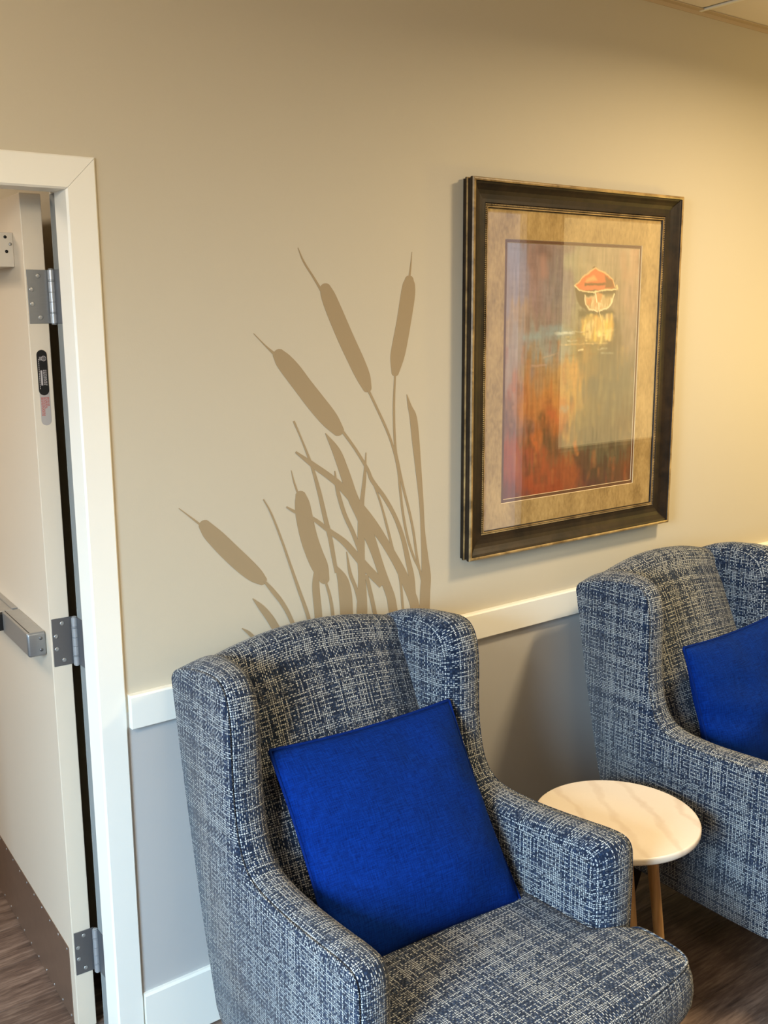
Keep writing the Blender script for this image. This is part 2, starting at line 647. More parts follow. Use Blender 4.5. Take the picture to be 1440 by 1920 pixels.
# ------------------------------------------------------------------ door frame
XI, XO, ZI, ZO = 0.784, 0.849, 2.0265, 2.0926
LXI, LXO = XI - 0.914, XI - 0.914 - 0.065
YN, YS, YR = -0.008, 0.062, 0.142     # near face, end of stop, far edge
XR = 0.796
tf = empty('trim_1', (XI, 0, 0))
tag(tf, 'white painted steel door frame with mitred corners', 'door frame', kind='structure')


def local(me, root):
    me.transform(Matrix.Translation(-Vector(root.location)))
    return me


def prism(name, poly, z0, z1):
    n = len(poly)
    V = [(x, y, z0) for x, y in poly] + [(x, y, z1) for x, y in poly]
    F = [(i, (i + 1) % n, n + (i + 1) % n, n + i) for i in range(n)] + [tuple(range(n - 1, -1, -1)), tuple(range(n, 2 * n))]
    return fix_normals(mesh_from(name, V, F))


# right jamb: face, soffit, stop, rabbet in plan; its face is cut to a mitre at the head
def jamb(name, sgn, xi, xo):
    xr = xi + sgn * 0.0165
    g = 0.0008
    plan = [(xo, 0.0), (xo, YN + 0.003), (xo - sgn * 0.003, YN), (xi + sgn * 0.004, YN), (xi, YN + 0.004), (xi, YS), (xr, YS), (xr, YR - 0.004),
            (xr + sgn * 0.004, YR), (xo - sgn * 0.01, YR), (xo - sgn * 0.01, 0.0)]
    n = len(plan)
    V = [(x, y, 0.0) for x, y in plan]
    for x, y in plan:
        k = (x - xi) * sgn / 0.065
        V.append((x, y, (ZI + 0.0661 * max(0.0, k) - g) if y < 0.01 else ZI + 0.012))
    F = [(i, (i + 1) % n, n + (i + 1) % n, n + i) for i in range(n)] + [tuple(range(n - 1, -1, -1)), tuple(range(n, 2 * n))]
    return fix_normals(mesh_from(name, V, F))


obj('jamb', local(jamb('jamb', 1, XI, XO), tf), M['white'], tf)
obj('jamb', local(jamb('jamb', -1, LXI, LXO), tf), M['white'], tf)
# head: profile in (y, z)
hp = [(0.0, ZO), (YN + 0.003, ZO), (YN, ZO - 0.003), (YN, ZI + 0.004), (YN + 0.004, ZI), (YS, ZI), (YS, ZI + 0.012), (YR, ZI + 0.012), (YR, ZO - 0.01), (0, ZO - 0.01)]
n = len(hp)
V = []
for sgn, xi in ((-1, LXI), (1, XI)):
    for (y, z) in hp:
        k = max(0.0, (z - ZI) / 0.0661)
        V.append((xi + sgn * (0.065 * k if y < 0.01 else 0.012), y, z))
F = [(i, (i + 1) % n, n + (i + 1) % n, n + i) for i in range(n)] + [tuple(range(n - 1, -1, -1)), tuple(range(n, 2 * n))]
obj('head', local(fix_normals(mesh_from('head', V, F)), tf), M['white'], tf)
gk = boxes('smoke_seal', [(XI + 0.0158, XI + 0.0168, YS + 0.006, YR - 0.006, 0.01, 2.03)], 0.0006, 1)
obj('smoke_seal', local(gk, tf), M['gasket'], tf)

# ------------------------------------------------------------------ open door
DA = math.radians(3.0)
XL, XRT, YD = 0.7408, 0.7866, 0.155
ZB, ZT = 0.010, 2.032
DWID = 0.905
dr = empty('door_1', (XL, YD, 0), -DA)       # local +y runs along the leaf, local -x is the push face
tag(dr, 'cream painted door standing open, with push bar and steel kick plate', 'door', kind='structure')
TH = XRT - XL
obj('leaf', boxes('leaf', [(0, TH, 0, DWID, ZB, ZT)], 0.0018, 2), M['door'], dr)
# kick plate and its screws
kp = obj('kick_plate', boxes('kick_plate', [(-0.0014, 0.0005, 0.035, 0.87, 0.014, 0.222)], 0.0004, 1), M['kick'], dr)
scr = lathe('plate_screw', [(0.0034, 0), (0.0034, 0.0006), (0.002, 0.0014)], 10, '-x')
scr.materials.append(M['screw'])
for k in range(12):
    for z in (0.024, 0.212):
        obj('screw', scr, None, kp, (-0.0014, 0.05 + k * 0.0735, z))
# closer body
cb = obj('door_closer', boxes('door_closer', [(-0.062, 0.0, 0.072, 0.36, 1.880, 1.954)], 0.0015, 2), M['closer'], dr)
hole = lathe('closer_hole', [(0.0035, 0), (0.0035, 0.0006)], 12, 'y')
for (x, z, m) in ((-0.0165, 1.944, 'black'), (-0.0155, 1.913, 'black'), (-0.0065, 1.929, 'screw')):
    me = hole.copy()
    me.materials.append(M[m])
    obj('fixing_screw', me, None, cb, (x, 0.072, z))
# push bar
pb = obj('push_bar', boxes('push_bar', [(-0.042, 0, 0.046, 0.27, 0.991, 1.046)], 0.002, 2), M['alu'], dr)
obj('end_cap', boxes('end_cap', [(-0.0435, 0, 0.036, 0.046, 0.9895, 1.0475)], 0.006, 3, True), M['steel'], pb)
obj('groove', boxes('groove', [(-0.0365, -0.0345, 0.05, 0.27, 1.0455, 1.0464)]), M['black'], pb)
obj('push_pad', boxes('push_pad', [(-0.056, -0.012, 0.283, 0.80, 0.994, 1.043)], 0.004, 2), M['alu'], pb)
obj('pad_end', boxes('pad_end', [(-0.060, -0.004, 0.268, 0.286, 0.996, 1.041)], 0.003, 2), M['black'], pb)
obj('bar_rail', boxes('bar_rail', [(-0.014, 0, 0.286, 0.87, 0.991, 1.046)], 0.001, 1), M['alu'], pb)
for z in (1.005, 1.033):
    me = lathe('cap_screw', [(0.0042, 0), (0.0042, 0.0005)], 12, 'y')
    obj('cap_screw', me, M['steel_dark'], pb, (-0.013, 0.036, z))
# hinges: leaf plate on the door edge, knuckles, plate on the jamb, screws
HB = (0.0605, -0.004)      # barrel axis in door coordinates
for hz in (1.757, 0.9695, 0.1645):
    hh = 0.115
    hg = obj('hinge', boxes('hinge', [(0.004, 0.0535, -0.0022, 0.0008, hz, hz + hh)], 0.0005, 1), M['steel'] if hz > 1.5 else M['steel_dark'], dr)  # top leaf lighter, lower two darker: the lighting is put into the steel tone
    cuts = [0, 0.021, 0.024, 0.046, 0.067, 0.090, 0.093, hh]
    prof = []
    for i in range(len(cuts) - 1):
        r = 0.0072 if i not in (1, 5) else 0.0076
        prof += [(r - 0.0026, cuts[i] + 0.0001), (r, cuts[i] + 0.0006), (r, cuts[i + 1] - 0.0006), (r - 0.0026, cuts[i + 1] - 0.0001)]
    prof = [(0.004, -0.003), (0.006, -0.0015)] + prof + [(0.006, hh + 0.0015), (0.003, hh + 0.003)]
    obj('knuckle', lathe('knuckle', prof, 26, 'z', False), M['knuckle'], hg, (0.0535, -0.0125, hz))
    # jamb plate: lies on the jamb, so it is square to the wall
    jp = boxes('jamb_plate', [(0, 0.0022, -0.052, 0.004, hz, hz + hh)], 0.0005, 1)
    jp.transform(Matrix.Rotation(DA, 4, 'Z'))
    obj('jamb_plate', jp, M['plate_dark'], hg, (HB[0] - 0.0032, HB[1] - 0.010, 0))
    for (sx, sz) in ((0.028, 0.102), (0.0125, 0.073), (0.0125, 0.042), (0.028, 0.013)):
        s = obj('screw', lathe('hinge_screw', [(0.0052, 0), (0.0052, 0.0004), (0.0038, 0.0010)], 14, 'y'), M['screw'], hg, (sx, -0.0022, hz + sz))
# fire-rating labels on the door edge


def pill(name, wdt, z0, z1, t0):
    r = wdt / 2
    pts = [(r * math.cos(math.pi * k / 10), z1 - r + r * math.sin(math.pi * k / 10)) for k in range(11)]
    pts += [(-r * math.cos(math.pi * k / 10), z0 + r - r * math.sin(math.pi * k / 10)) for k in range(11)]
    V = [(x, -t0, z) for x, z in pts] + [(x, 0.0002, z) for x, z in pts]
    m = len(pts)
    F = [tuple(range(m)), tuple(range(2 * m - 1, m - 1, -1))] + [(i, m + i, m + (i + 1) % m, (i + 1) % m) for i in range(m)]
    return fix_normals(mesh_from(name, V, F))


lb2 = obj('silver_label', pill('silver_label', 0.0225, 1.533, 1.628, 0.0006), M['label_silver'], dr, (0.0255, 0, 0))
lb2['label'] = 'silver rounded label with small red print on the door edge'
lb = obj('black_label', pill('black_label', 0.0225, 1.600, 1.700, 0.0010), M['black'], dr, (0.0245, 0, 0))
lb['label'] = 'black rounded fire-rating label with small grey print on the door edge'
# the print runs up the label: broken lines of small type
rp = []
for i in range(7):
    x = -0.0078 + i * 0.0026
    z = 1.596
    stop = 1.556 if i < 3 else 1.566 + 0.002 * i
    while z > stop:
        L = random.choice((0.004, 0.006, 0.0025))
        rp.append((x - 0.0008, x + 0.0008, -0.0009, -0.0005, z - L, z))
        z -= L + 0.0012
obj('red_print', boxes('red_print', rp), M['label_red'], lb2)
gp = []
for i, x in enumerate((0.0015, 0.0042, 0.0070)):
    z = 1.656
    while z > 1.623:
        L = random.choice((0.004, 0.006, 0.003))
        gp.append((x - 0.0007, x + 0.0007, -0.0013, -0.0009, z - L, z))
        z -= L + 0.0012
for x, z0, z1 in ((-0.0078, 1.615, 1.680),):
    z = z1
    while z > z0:
        L = random.choice((0.004, 0.003))
        gp.append((x - 0.0006, x + 0.0006, -0.0013, -0.0009, z - L, z))
        z -= L + 0.0012
gp.append((-0.0052, -0.0012, -0.0013, -0.0009, 1.622, 1.655))
# ring-and-bar mark at the head of the label
for k in range(14):
    a = 2 * math.pi * k / 14
    cx, cz = 0.0035 + 0.0048 * math.cos(a), 1.681 + 0.0052 * math.sin(a)
    gp.append((cx - 0.0007, cx + 0.0007, -0.0013, -0.0009, cz - 0.0008, cz + 0.0008))
for x in (-0.0055, -0.0035, -0.0015, 0.0022, 0.0045):
    gp.append((x - 0.0005, x + 0.0005, -0.0013, -0.0009, 1.677, 1.685))
obj('grey_print', boxes('grey_print', gp), M['label_grey'], lb)

# ------------------------------------------------------------------ windows of the room (they light it and mirror in the picture glass)
def window(name, x, y0, y1, z0, z1, pane, label, mull):
    wn = empty(name, (x, (y0 + y1) / 2, z0))
    tag(wn, label, 'window', kind='structure')
    f = 0.045
    bl = [(x - 0.03, x + 0.05, y0, y1, z0, z0 + f), (x - 0.03, x + 0.05, y0, y1, z1 - f, z1),
          (x - 0.03, x + 0.05, y0, y0 + f, z0, z1), (x - 0.03, x + 0.05, y1 - f, y1, z0, z1)]
    for k in range(1, mull):
        ym = y0 + (y1 - y0) * k / mull
        bl.append((x - 0.02, x + 0.04, ym - 0.02, ym + 0.02, z0, z1))
    obj('window_frame', local(boxes(name + '_frame', bl), wn), M['white'], wn)
    for k in range(mull):
        a, b = y0 + (y1 - y0) * k / mull, y0 + (y1 - y0) * (k + 1) / mull
        obj('pane', local(boxes(name + '_pane', [(x + 0.05, x + 0.056, a + 0.02, b - 0.02, z0 + 0.02, z1 - 0.02)]), wn), pane, wn)
    return wn


window('window_1', X0 - 0.06, -2.55, -1.35, 0.95, 2.45, M['glass'], 'white framed window in the left side wall', 2)


def window_opposite(name, x0, x1, z0, z1, y, pane, label):
    wn = empty(name, ((x0 + x1) / 2, y, z0))
    tag(wn, label, 'window', kind='structure')
    f = 0.03
    bl = [(x0, x1, y - 0.05, y + 0.02, z0, z0 + f), (x0, x1, y - 0.05, y + 0.02, z1 - f, z1),
          (x0, x0 + f, y - 0.05, y + 0.02, z0, z1), (x1 - f, x1, y - 0.05, y + 0.02, z0, z1)]
    obj('window_frame', local(boxes(name + '_frame', bl), wn), M['white'], wn)
    obj('pane', local(boxes(name + '_pane', [(x0 + 0.01, x1 - 0.01, y - 0.056, y - 0.05, z0 + 0.01, z1 - 0.01)]), wn), pane, wn)


window_opposite('window_2', WX[0][0], WX[0][1], 0.12, WZ1, YF - 0.02, M['pane_cool'], 'white framed window with cool bright sky opposite the chairs')
window_opposite('window_3', WX[1][0], WX[1][1], WZ0, WZ1, YF - 0.02, M['pane_warm'], 'white framed window with a warm bright blind opposite the chairs')

# ------------------------------------------------------------------ cattail mural: flat paint on the wall
MURAL = [
    ('head', [(1.4029,1.8296,1.4337,1.8392),(1.4068,1.8098,1.4461,1.8224),(1.4221,1.7718,1.4659,1.7862),(1.4523,1.7099,1.4975,1.7252),(1.487,1.6471,1.5319,1.6619),(1.5097,1.6093,1.5503,1.6206),(1.5285,1.5834,1.5551,1.5896)]),
    ('stem', [(1.3407,1.9283,1.3422,1.9289),(1.3547,1.8959,1.3591,1.8979),(1.3812,1.8601,1.386,1.8626),(1.4045,1.8258,1.4114,1.8291)]),
    ('head', [(1.6647,1.8588,1.6939,1.8574),(1.6578,1.8467,1.6984,1.8442),(1.6509,1.8195,1.6976,1.8147),(1.6382,1.7566,1.6846,1.7502),(1.6248,1.7033,1.6722,1.6955),(1.6169,1.6635,1.6607,1.6566),(1.6203,1.6242,1.6442,1.6208)]),
    ('stem', [(1.6876,1.929,1.6889,1.9289),(1.6822,1.8952,1.6866,1.8949),(1.6742,1.854,1.6818,1.8534)]),
    ('head', [(1.2668,1.671,1.2946,1.6878),(1.2752,1.6523,1.3122,1.6756),(1.2963,1.625,1.3385,1.6506),(1.328,1.5866,1.3712,1.6118),(1.3658,1.5414,1.4101,1.5679),(1.4039,1.5018,1.4452,1.5262),(1.4379,1.4752,1.4651,1.4906)]),
    ('stem', [(1.2133,1.7295,1.2145,1.7304),(1.2429,1.7005,1.2455,1.7027),(1.2718,1.673,1.2785,1.6788)]),
    ('head', [(1.0536,1.2847,1.0776,1.2988),(1.0635,1.2634,1.0942,1.2843),(1.0835,1.2371,1.1178,1.2627),(1.1148,1.201,1.1505,1.2285),(1.1508,1.1643,1.1852,1.1925),(1.1847,1.1358,1.2133,1.1609),(1.2103,1.1223,1.2277,1.1386)]),
    ('stem', [(1.0034,1.3375,1.0046,1.3388),(1.0276,1.3159,1.0298,1.3182),(1.0576,1.2883,1.0614,1.2922)]),
    ('head', [(1.3188,1.3303,1.3488,1.3318),(1.3165,1.3095,1.3591,1.3107),(1.3191,1.2741,1.3674,1.2761),(1.3301,1.2218,1.3791,1.2266),(1.3468,1.1728,1.395,1.1811),(1.3645,1.1349,1.4108,1.1432),(1.3858,1.1019,1.415,1.1059)]),
    ('stem', [(1.3072,1.3964,1.3088,1.3966),(1.3134,1.3656,1.3177,1.3663),(1.3254,1.3302,1.3308,1.3312)]),
    ('stem', [(1.5384,1.5864,1.5451,1.5886),(1.5656,1.5381,1.5723,1.5402),(1.5994,1.4758,1.6064,1.4776),(1.6212,1.4246,1.6286,1.4257),(1.6369,1.368,1.6445,1.3683),(1.6431,1.3156,1.6509,1.3154),(1.6527,1.2462,1.6605,1.2462),(1.6691,1.1746,1.6769,1.1751),(1.6906,1.1173,1.6982,1.1185),(1.7096,1.0818,1.7173,1.0828),(1.7197,1.0476,1.7277,1.0479)]),
    ('stem', [(1.6294,1.6232,1.6351,1.6228),(1.6238,1.5308,1.6308,1.5304),(1.6274,1.4283,1.6351,1.4281),(1.637,1.3834,1.6446,1.3839),(1.653,1.3194,1.6607,1.32),(1.6759,1.2431,1.6837,1.2435),(1.6891,1.1882,1.6971,1.1882),(1.6992,1.1275,1.7072,1.1273),(1.7094,1.0823,1.7174,1.0823)]),
    ('leaf', [(1.6695,1.5634,1.6714,1.5637),(1.6739,1.5315,1.6864,1.5336),(1.6803,1.5022,1.7035,1.504),(1.6873,1.4458,1.7123,1.4458),(1.6998,1.3617,1.7198,1.3612),(1.7126,1.2708,1.7274,1.2699),(1.7181,1.1898,1.733,1.1886),(1.7209,1.1187,1.7442,1.1165),(1.721,1.0645,1.7541,1.0594),(1.7162,1.0165,1.7522,1.0091),(1.7149,0.9664,1.751,0.9596),(1.7157,0.926,1.7506,0.926)]),
    ('stem', [(1.4575,1.4824,1.4643,1.4859),(1.4997,1.4298,1.5069,1.433),(1.535,1.3765,1.5438,1.3794),(1.5493,1.3439,1.56,1.348),(1.5898,1.2932,1.6007,1.2974),(1.6245,1.2375,1.6363,1.2403),(1.6494,1.1765,1.6634,1.1779),(1.6644,1.1156,1.6814,1.1159),(1.6762,1.0601,1.6964,1.0587),(1.6821,0.9719,1.7039,0.9688),(1.6871,0.926,1.7091,0.926)]),
    ('stem', [(1.5548,1.3426,1.5607,1.3436),(1.5794,1.2809,1.5855,1.2817),(1.6006,1.2105,1.6081,1.211),(1.6228,1.1333,1.6304,1.1337),(1.6422,1.0661,1.65,1.0659),(1.6518,0.9777,1.6598,0.9767),(1.659,0.926,1.6672,0.926)]),
    ('leaf', [(1.41,1.4801,1.412,1.4809),(1.4322,1.4281,1.4547,1.435),(1.455,1.3671,1.4834,1.3725),(1.4772,1.3037,1.5078,1.3104),(1.5024,1.254,1.5365,1.2621),(1.5206,1.2116,1.5547,1.2174),(1.549,1.1518,1.5755,1.1555),(1.5745,1.0848,1.6001,1.0879),(1.5991,1.0222,1.6268,1.0239),(1.6076,0.9788,1.6376,0.977),(1.6217,0.926,1.6523,0.926)]),
    ('leaf', [(1.3203,1.4393,1.3237,1.4429),(1.3682,1.3987,1.3779,1.4088),(1.4296,1.3525,1.4427,1.364),(1.4685,1.313,1.4864,1.3247),(1.5085,1.2673,1.5308,1.2794),(1.5442,1.2219,1.569,1.233),(1.583,1.171,1.6059,1.1796),(1.621,1.1129,1.6452,1.1201),(1.6455,1.0664,1.6735,1.072),(1.6744,1.0021,1.7049,1.006),(1.6846,0.9746,1.7152,0.9747),(1.7089,0.926,1.7402,0.926)]),
    ('stem', [(1.3159,1.5165,1.321,1.518),(1.3385,1.4686,1.3427,1.4697),(1.3638,1.4036,1.3709,1.405),(1.3832,1.3331,1.3944,1.3343),(1.3986,1.2668,1.4112,1.2678),(1.4123,1.2151,1.4251,1.2156),(1.4236,1.1579,1.4354,1.158),(1.433,1.1157,1.4425,1.1157)]),
    ('leaf', [(1.4335,1.1362,1.4367,1.1371),(1.4406,1.0956,1.4707,1.0991),(1.4441,1.0558,1.4843,1.0529),(1.4474,1.0041,1.4879,0.9985),(1.4509,0.926,1.4919,0.926)]),
    ('stem', [(1.4358,1.3829,1.4387,1.3829),(1.4394,1.3321,1.4499,1.3329),(1.4589,1.2689,1.4702,1.2709),(1.4854,1.2144,1.4968,1.2168),(1.5057,1.1651,1.5184,1.1674)]),
    ('stem', [(1.5344,1.4213,1.5368,1.421),(1.5249,1.3544,1.5348,1.3528),(1.5143,1.2948,1.5279,1.2924),(1.5075,1.2443,1.5285,1.2413),(1.5055,1.1412,1.5279,1.138),(1.5067,1.0888,1.5305,1.0852),(1.5006,1.0058,1.5345,0.9995),(1.4993,0.926,1.5335,0.926)]),
    ('leaf', [(1.2905,1.3058,1.2927,1.3089),(1.3172,1.287,1.321,1.2937),(1.367,1.2628,1.3728,1.2707),(1.4117,1.2266,1.4203,1.2351),(1.4566,1.1888,1.47,1.1989),(1.4966,1.1413,1.5145,1.1516),(1.5387,1.0916,1.5593,1.1041),(1.5765,1.0528,1.5977,1.0666)]),
    ('stem', [(1.469,1.1673,1.4714,1.1672),(1.4755,1.1086,1.4851,1.1091),(1.4929,1.0637,1.5036,1.0647),(1.504,1.02,1.5163,1.0198),(1.5216,0.9262,1.5341,0.926)]),
    ('stem', [(1.5282,1.095,1.538,1.0952),(1.539,1.0455,1.5514,1.0456),(1.5512,0.9955,1.5638,0.9951),(1.5673,0.926,1.5802,0.926)]),
    ('leaf', [(1.3699,1.1371,1.3839,1.1342),(1.3624,1.0921,1.3835,1.0891),(1.3677,1.0141,1.3901,1.0114),(1.3718,0.926,1.3944,0.926)]),
    ('stem', [(1.3976,1.1062,1.4033,1.1067),(1.4115,1.0576,1.4197,1.0577),(1.4189,1.0073,1.4285,1.0066),(1.4286,0.926,1.4383,0.926)]),
    ('stem', [(1.2256,1.3332,1.228,1.3341),(1.2452,1.2963,1.2492,1.2974),(1.2727,1.2249,1.2779,1.2258),(1.2954,1.1575,1.3018,1.1584),(1.3183,1.0886,1.3265,1.0897),(1.3427,1.0157,1.3528,1.0164),(1.3648,0.926,1.3752,0.926)]),
    ('stem', [(1.2202,1.1283,1.2253,1.1313),(1.2417,1.0971,1.2514,1.1023),(1.2681,1.0607,1.2786,1.0646),(1.2922,1.0144,1.3028,1.0164),(1.3259,0.926,1.3369,0.926)]),
    ('leaf', [(1.1881,1.0906,1.1897,1.0916),(1.2061,1.0601,1.2187,1.0675),(1.2248,1.0312,1.2421,1.039),(1.2371,1.0091,1.2562,1.0161),(1.2502,0.9877,1.2697,0.992),(1.2895,0.926,1.3097,0.926)]),
    ('leaf', [(1.1562,1.0205,1.1574,1.0219),(1.1698,1.0056,1.1751,1.0109),(1.1898,0.9859,1.1971,0.9905),(1.2692,0.926,1.2771,0.926)]),
]



def catmull(P, sub):
    P = [np.array(p, float) for p in P]
    P = [2 * P[0] - P[1]] + P + [2 * P[-1] - P[-2]]
    out = []
    for i in range(1, len(P) - 2):
        for k in range(sub):
            t = k / sub
            a, b, c, d = P[i - 1:i + 3]
            out.append(0.5 * (2 * b + (c - a) * t + (2 * a - 5 * b + 4 * c - d) * t * t + (3 * b - a - 3 * c + d) * t ** 3))
    out.append(P[-2])
    return out


mu = empty('cattail_mural', (1.5, 0, 0.926))
tag(mu, 'painted brown silhouette of cattails and reeds on the tan wall', 'mural')
mu_count = 0
for kind, pts in MURAL:
    q = catmull(pts, 6)
    q = [np.array([v[0], max(v[1], 0.926), v[2], max(v[3], 0.926)]) for v in q]
    if kind == 'head':
        # round both ends off
        m0, m1 = (q[0][:2] + q[0][2:]) / 2, (q[-1][:2] + q[-1][2:]) / 2
        d0 = m0 - (q[2][:2] + q[2][2:]) / 2
        d1 = m1 - (q[-3][:2] + q[-3][2:]) / 2
        d0, d1 = d0 / np.linalg.norm(d0), d1 / np.linalg.norm(d1)

        def cap(e, m, d):
            a, b = e[:2], e[2:]
            r = np.linalg.norm(a - b) / 2
            return [np.concatenate([m + (a - m) * math.cos(t) + d * r * 0.8 * math.sin(t), m + (b - m) * math.cos(t) + d * r * 0.8 * math.sin(t)]) for t in (0.5, 1.0, 1.4)]
        q = cap(q[0], m0, d0)[::-1] + q + cap(q[-1], m1, d1)
    yf = -0.0006 - 0.00002 * mu_count
    N = len(q)
    V = [(v[0], yf, v[1]) for v in q] + [(v[2], yf, v[3]) for v in q]
    V += [(x, -0.0002, z) for (x, _, z) in V]
    F = []
    for i in range(N - 1):
        F.append((i, i + 1, N + i + 1, N + i))
        F.append((i, 2 * N + i, 2 * N + i + 1, i + 1))
        F.append((N + i, N + i + 1, 3 * N + i + 1, 3 * N + i))
    F.append((0, N, 3 * N, 2 * N))
    F.append((N - 1, 3 * N - 1, 4 * N - 1, 2 * N - 1))
    me = fix_normals(mesh_from('cattail_' + kind, V, F))
    obj({'head': 'cattail_head', 'stem': 'stem', 'leaf': 'reed_leaf'}[kind], local(me, mu), M['mural'], mu)
    mu_count += 1

# ------------------------------------------------------------------ framed picture
FX0, FX1, FZ0, FZ1 = 1.859, 2.742, 1.088, 2.125
fp = empty('framed_picture', ((FX0 + FX1) / 2, 0, FZ0))
tag(fp, 'dark bronze framed and matted print of a red and white rowing boat', 'picture')
PROF = [(0.003, 0.001), (0.003, 0.009), (0.0, 0.012), (0.0, 0.017), (0.0035, 0.0195), (0.0035, 0.0275), (0.001, 0.031), (0.0, 0.036),
        (0.0, 0.041), (0.0025, 0.0447), (0.006, 0.0455), (0.0095, 0.0440), (0.0105, 0.0405),
        (0.015, 0.0385), (0.022, 0.0335), (0.030, 0.0285), (0.040, 0.0250), (0.052, 0.0235), (0.061, 0.0235),
        (0.0625, 0.0205), (0.0690, 0.0205), (0.0695, 0.0230), (0.0725, 0.0230), (0.0745, 0.0200), (0.0745, 0.001)]
RUB = {3, 8, 9, 10, 21}


def frame_side(name, corner_a, corner_b, inward):
    """mitred length of moulding from corner a to corner b; inward = unit vector to the picture centre"""
    a, b = Vector(corner_a), Vector(corner_b)
    d = (b - a).normalized()
    V = []
    for s, c in ((1, a), (-1, b)):
        for (w_, h) in PROF:
            V.append(c + Vector(inward) * w_ + d * (s * w_) + Vector((0, -h, 0)))
    n = len(PROF)
    F = [(i, (i + 1) % n, n + (i + 1) % n, n + i) for i in range(n)]
    me = mesh_from(name, V, F + [tuple(range(n - 1, -1, -1)), tuple(range(n, 2 * n))])
    me = fix_normals(me)
    me.materials.append(M['frame'])
    me.materials.append(M['rub'])
    for i in range(n):
        if i in RUB:
            me.polygons[i].material_index = 1
    return me


cor = [(FX0, 0, FZ0), (FX1, 0, FZ0), (FX1, 0, FZ1), (FX0, 0, FZ1)]
inw = [(0, 0, 1), (-1, 0, 0), (0, 0, -1), (1, 0, 0)]
for k in range(4):
    obj('frame_rail', local(frame_side('frame_rail', cor[k], cor[(k + 1) % 4], inw[k]), fp), None, fp)
# beading round the sight edge
bd = 0.0657
bx0, bx1, bz0, bz1 = FX0 + bd, FX1 - bd, FZ0 + bd, FZ1 - bd
ico_v, ico_f = [], []
bmb = bmesh.new()
bmesh.ops.create_icosphere(bmb, subdivisions=1, radius=0.0026)
bverts = [v.co.copy() for v in bmb.verts]
bmb.verts.index_update()
bfaces = [tuple(v.index for v in f.verts) for f in bmb.faces]
bmb.free()
V, F = [], []


def bead(x, z):
    o0 = len(V)
    V.extend([(x + v.x, -0.0222 + v.y, z + v.z) for v in bverts])
    F.extend([tuple(o0 + i for i in f) for f in bfaces])


st = 0.0054
nx, nz = int((bx1 - bx0) / st), int((bz1 - bz0) / st)
for k in range(nx + 1):
    x = bx0 + (bx1 - bx0) * k / nx
    bead(x, bz0)
    bead(x, bz1)
for k in range(1, nz):
    z = bz0 + (bz1 - bz0) * k / nz
    bead(bx0, z)
    bead(bx1, z)
bo = obj('beading', local(mesh_from('beading', V, F, True), fp), M['rub'], fp)
bo['kind'] = 'stuff'
bo['label'] = 'fine row of gold rubbed beads round the sight edge'


def ring_board(name, o_, i_, y_front, y_back, bev):
    """flat board with a window; o_/i_ = (x0, x1, z0, z1); returns board mesh and bevel mesh"""
    def rect(r, y):
        return [(r[0], y, r[2]), (r[1], y, r[2]), (r[1], y, r[3]), (r[0], y, r[3])]
    ib = (i_[0] + bev, i_[1] - bev, i_[2] + bev, i_[3] - bev)
    Vb = rect(o_, y_front) + rect(i_, y_front) + rect(o_, y_back) + rect(ib, y_back)
    Fb = []
    for k in range(4):
        j = (k + 1) % 4
        Fb += [(k, j, 4 + j, 4 + k), (8 + j, 8 + k, 12 + k, 12 + j), (8 + k, 8 + j, j, k), (4 + k, 4 + j, 12 + j, 12 + k)]
    me = fix_normals(mesh_from(name, Vb, Fb))
    return me, [4 * k + 3 for k in range(4)]


me, bv = ring_board('mat_board', (FX0 + 0.07, FX1 - 0.07, FZ0 + 0.07, FZ1 - 0.07), (2.003, 2.583, 1.233, 1.973), -0.0165, -0.0145, 0.0012)
me.materials.append(M['matb'])
me.materials.append(M['bevel'])
for i in bv:
    me.polygons[i].material_index = 1
obj('mat_board', local(me, fp), None, fp)
me, bv = ring_board('inner_mat', (1.995, 2.592, 1.225, 1.981), (2.0130, 2.5745, 1.2435, 1.9640), -0.0145, -0.0130, 0.0010)
me.materials.append(M['fillet'])
me.materials.append(M['bevel'])
for i in bv:
    me.polygons[i].material_index = 1
obj('inner_mat', local(me, fp), None, fp)
obj('glazing', local(boxes('glazing', [(FX0 + 0.071, FX1 - 0.071, -0.0198, -0.0180, FZ0 + 0.071, FZ1 - 0.071)]), fp), M['glass'], fp)
obj('backing_board', local(boxes('backing_board', [(FX0 + 0.02, FX1 - 0.02, -0.010, -0.002, FZ0 + 0.02, FZ1 - 0.02)]), fp), M['seal'], fp)

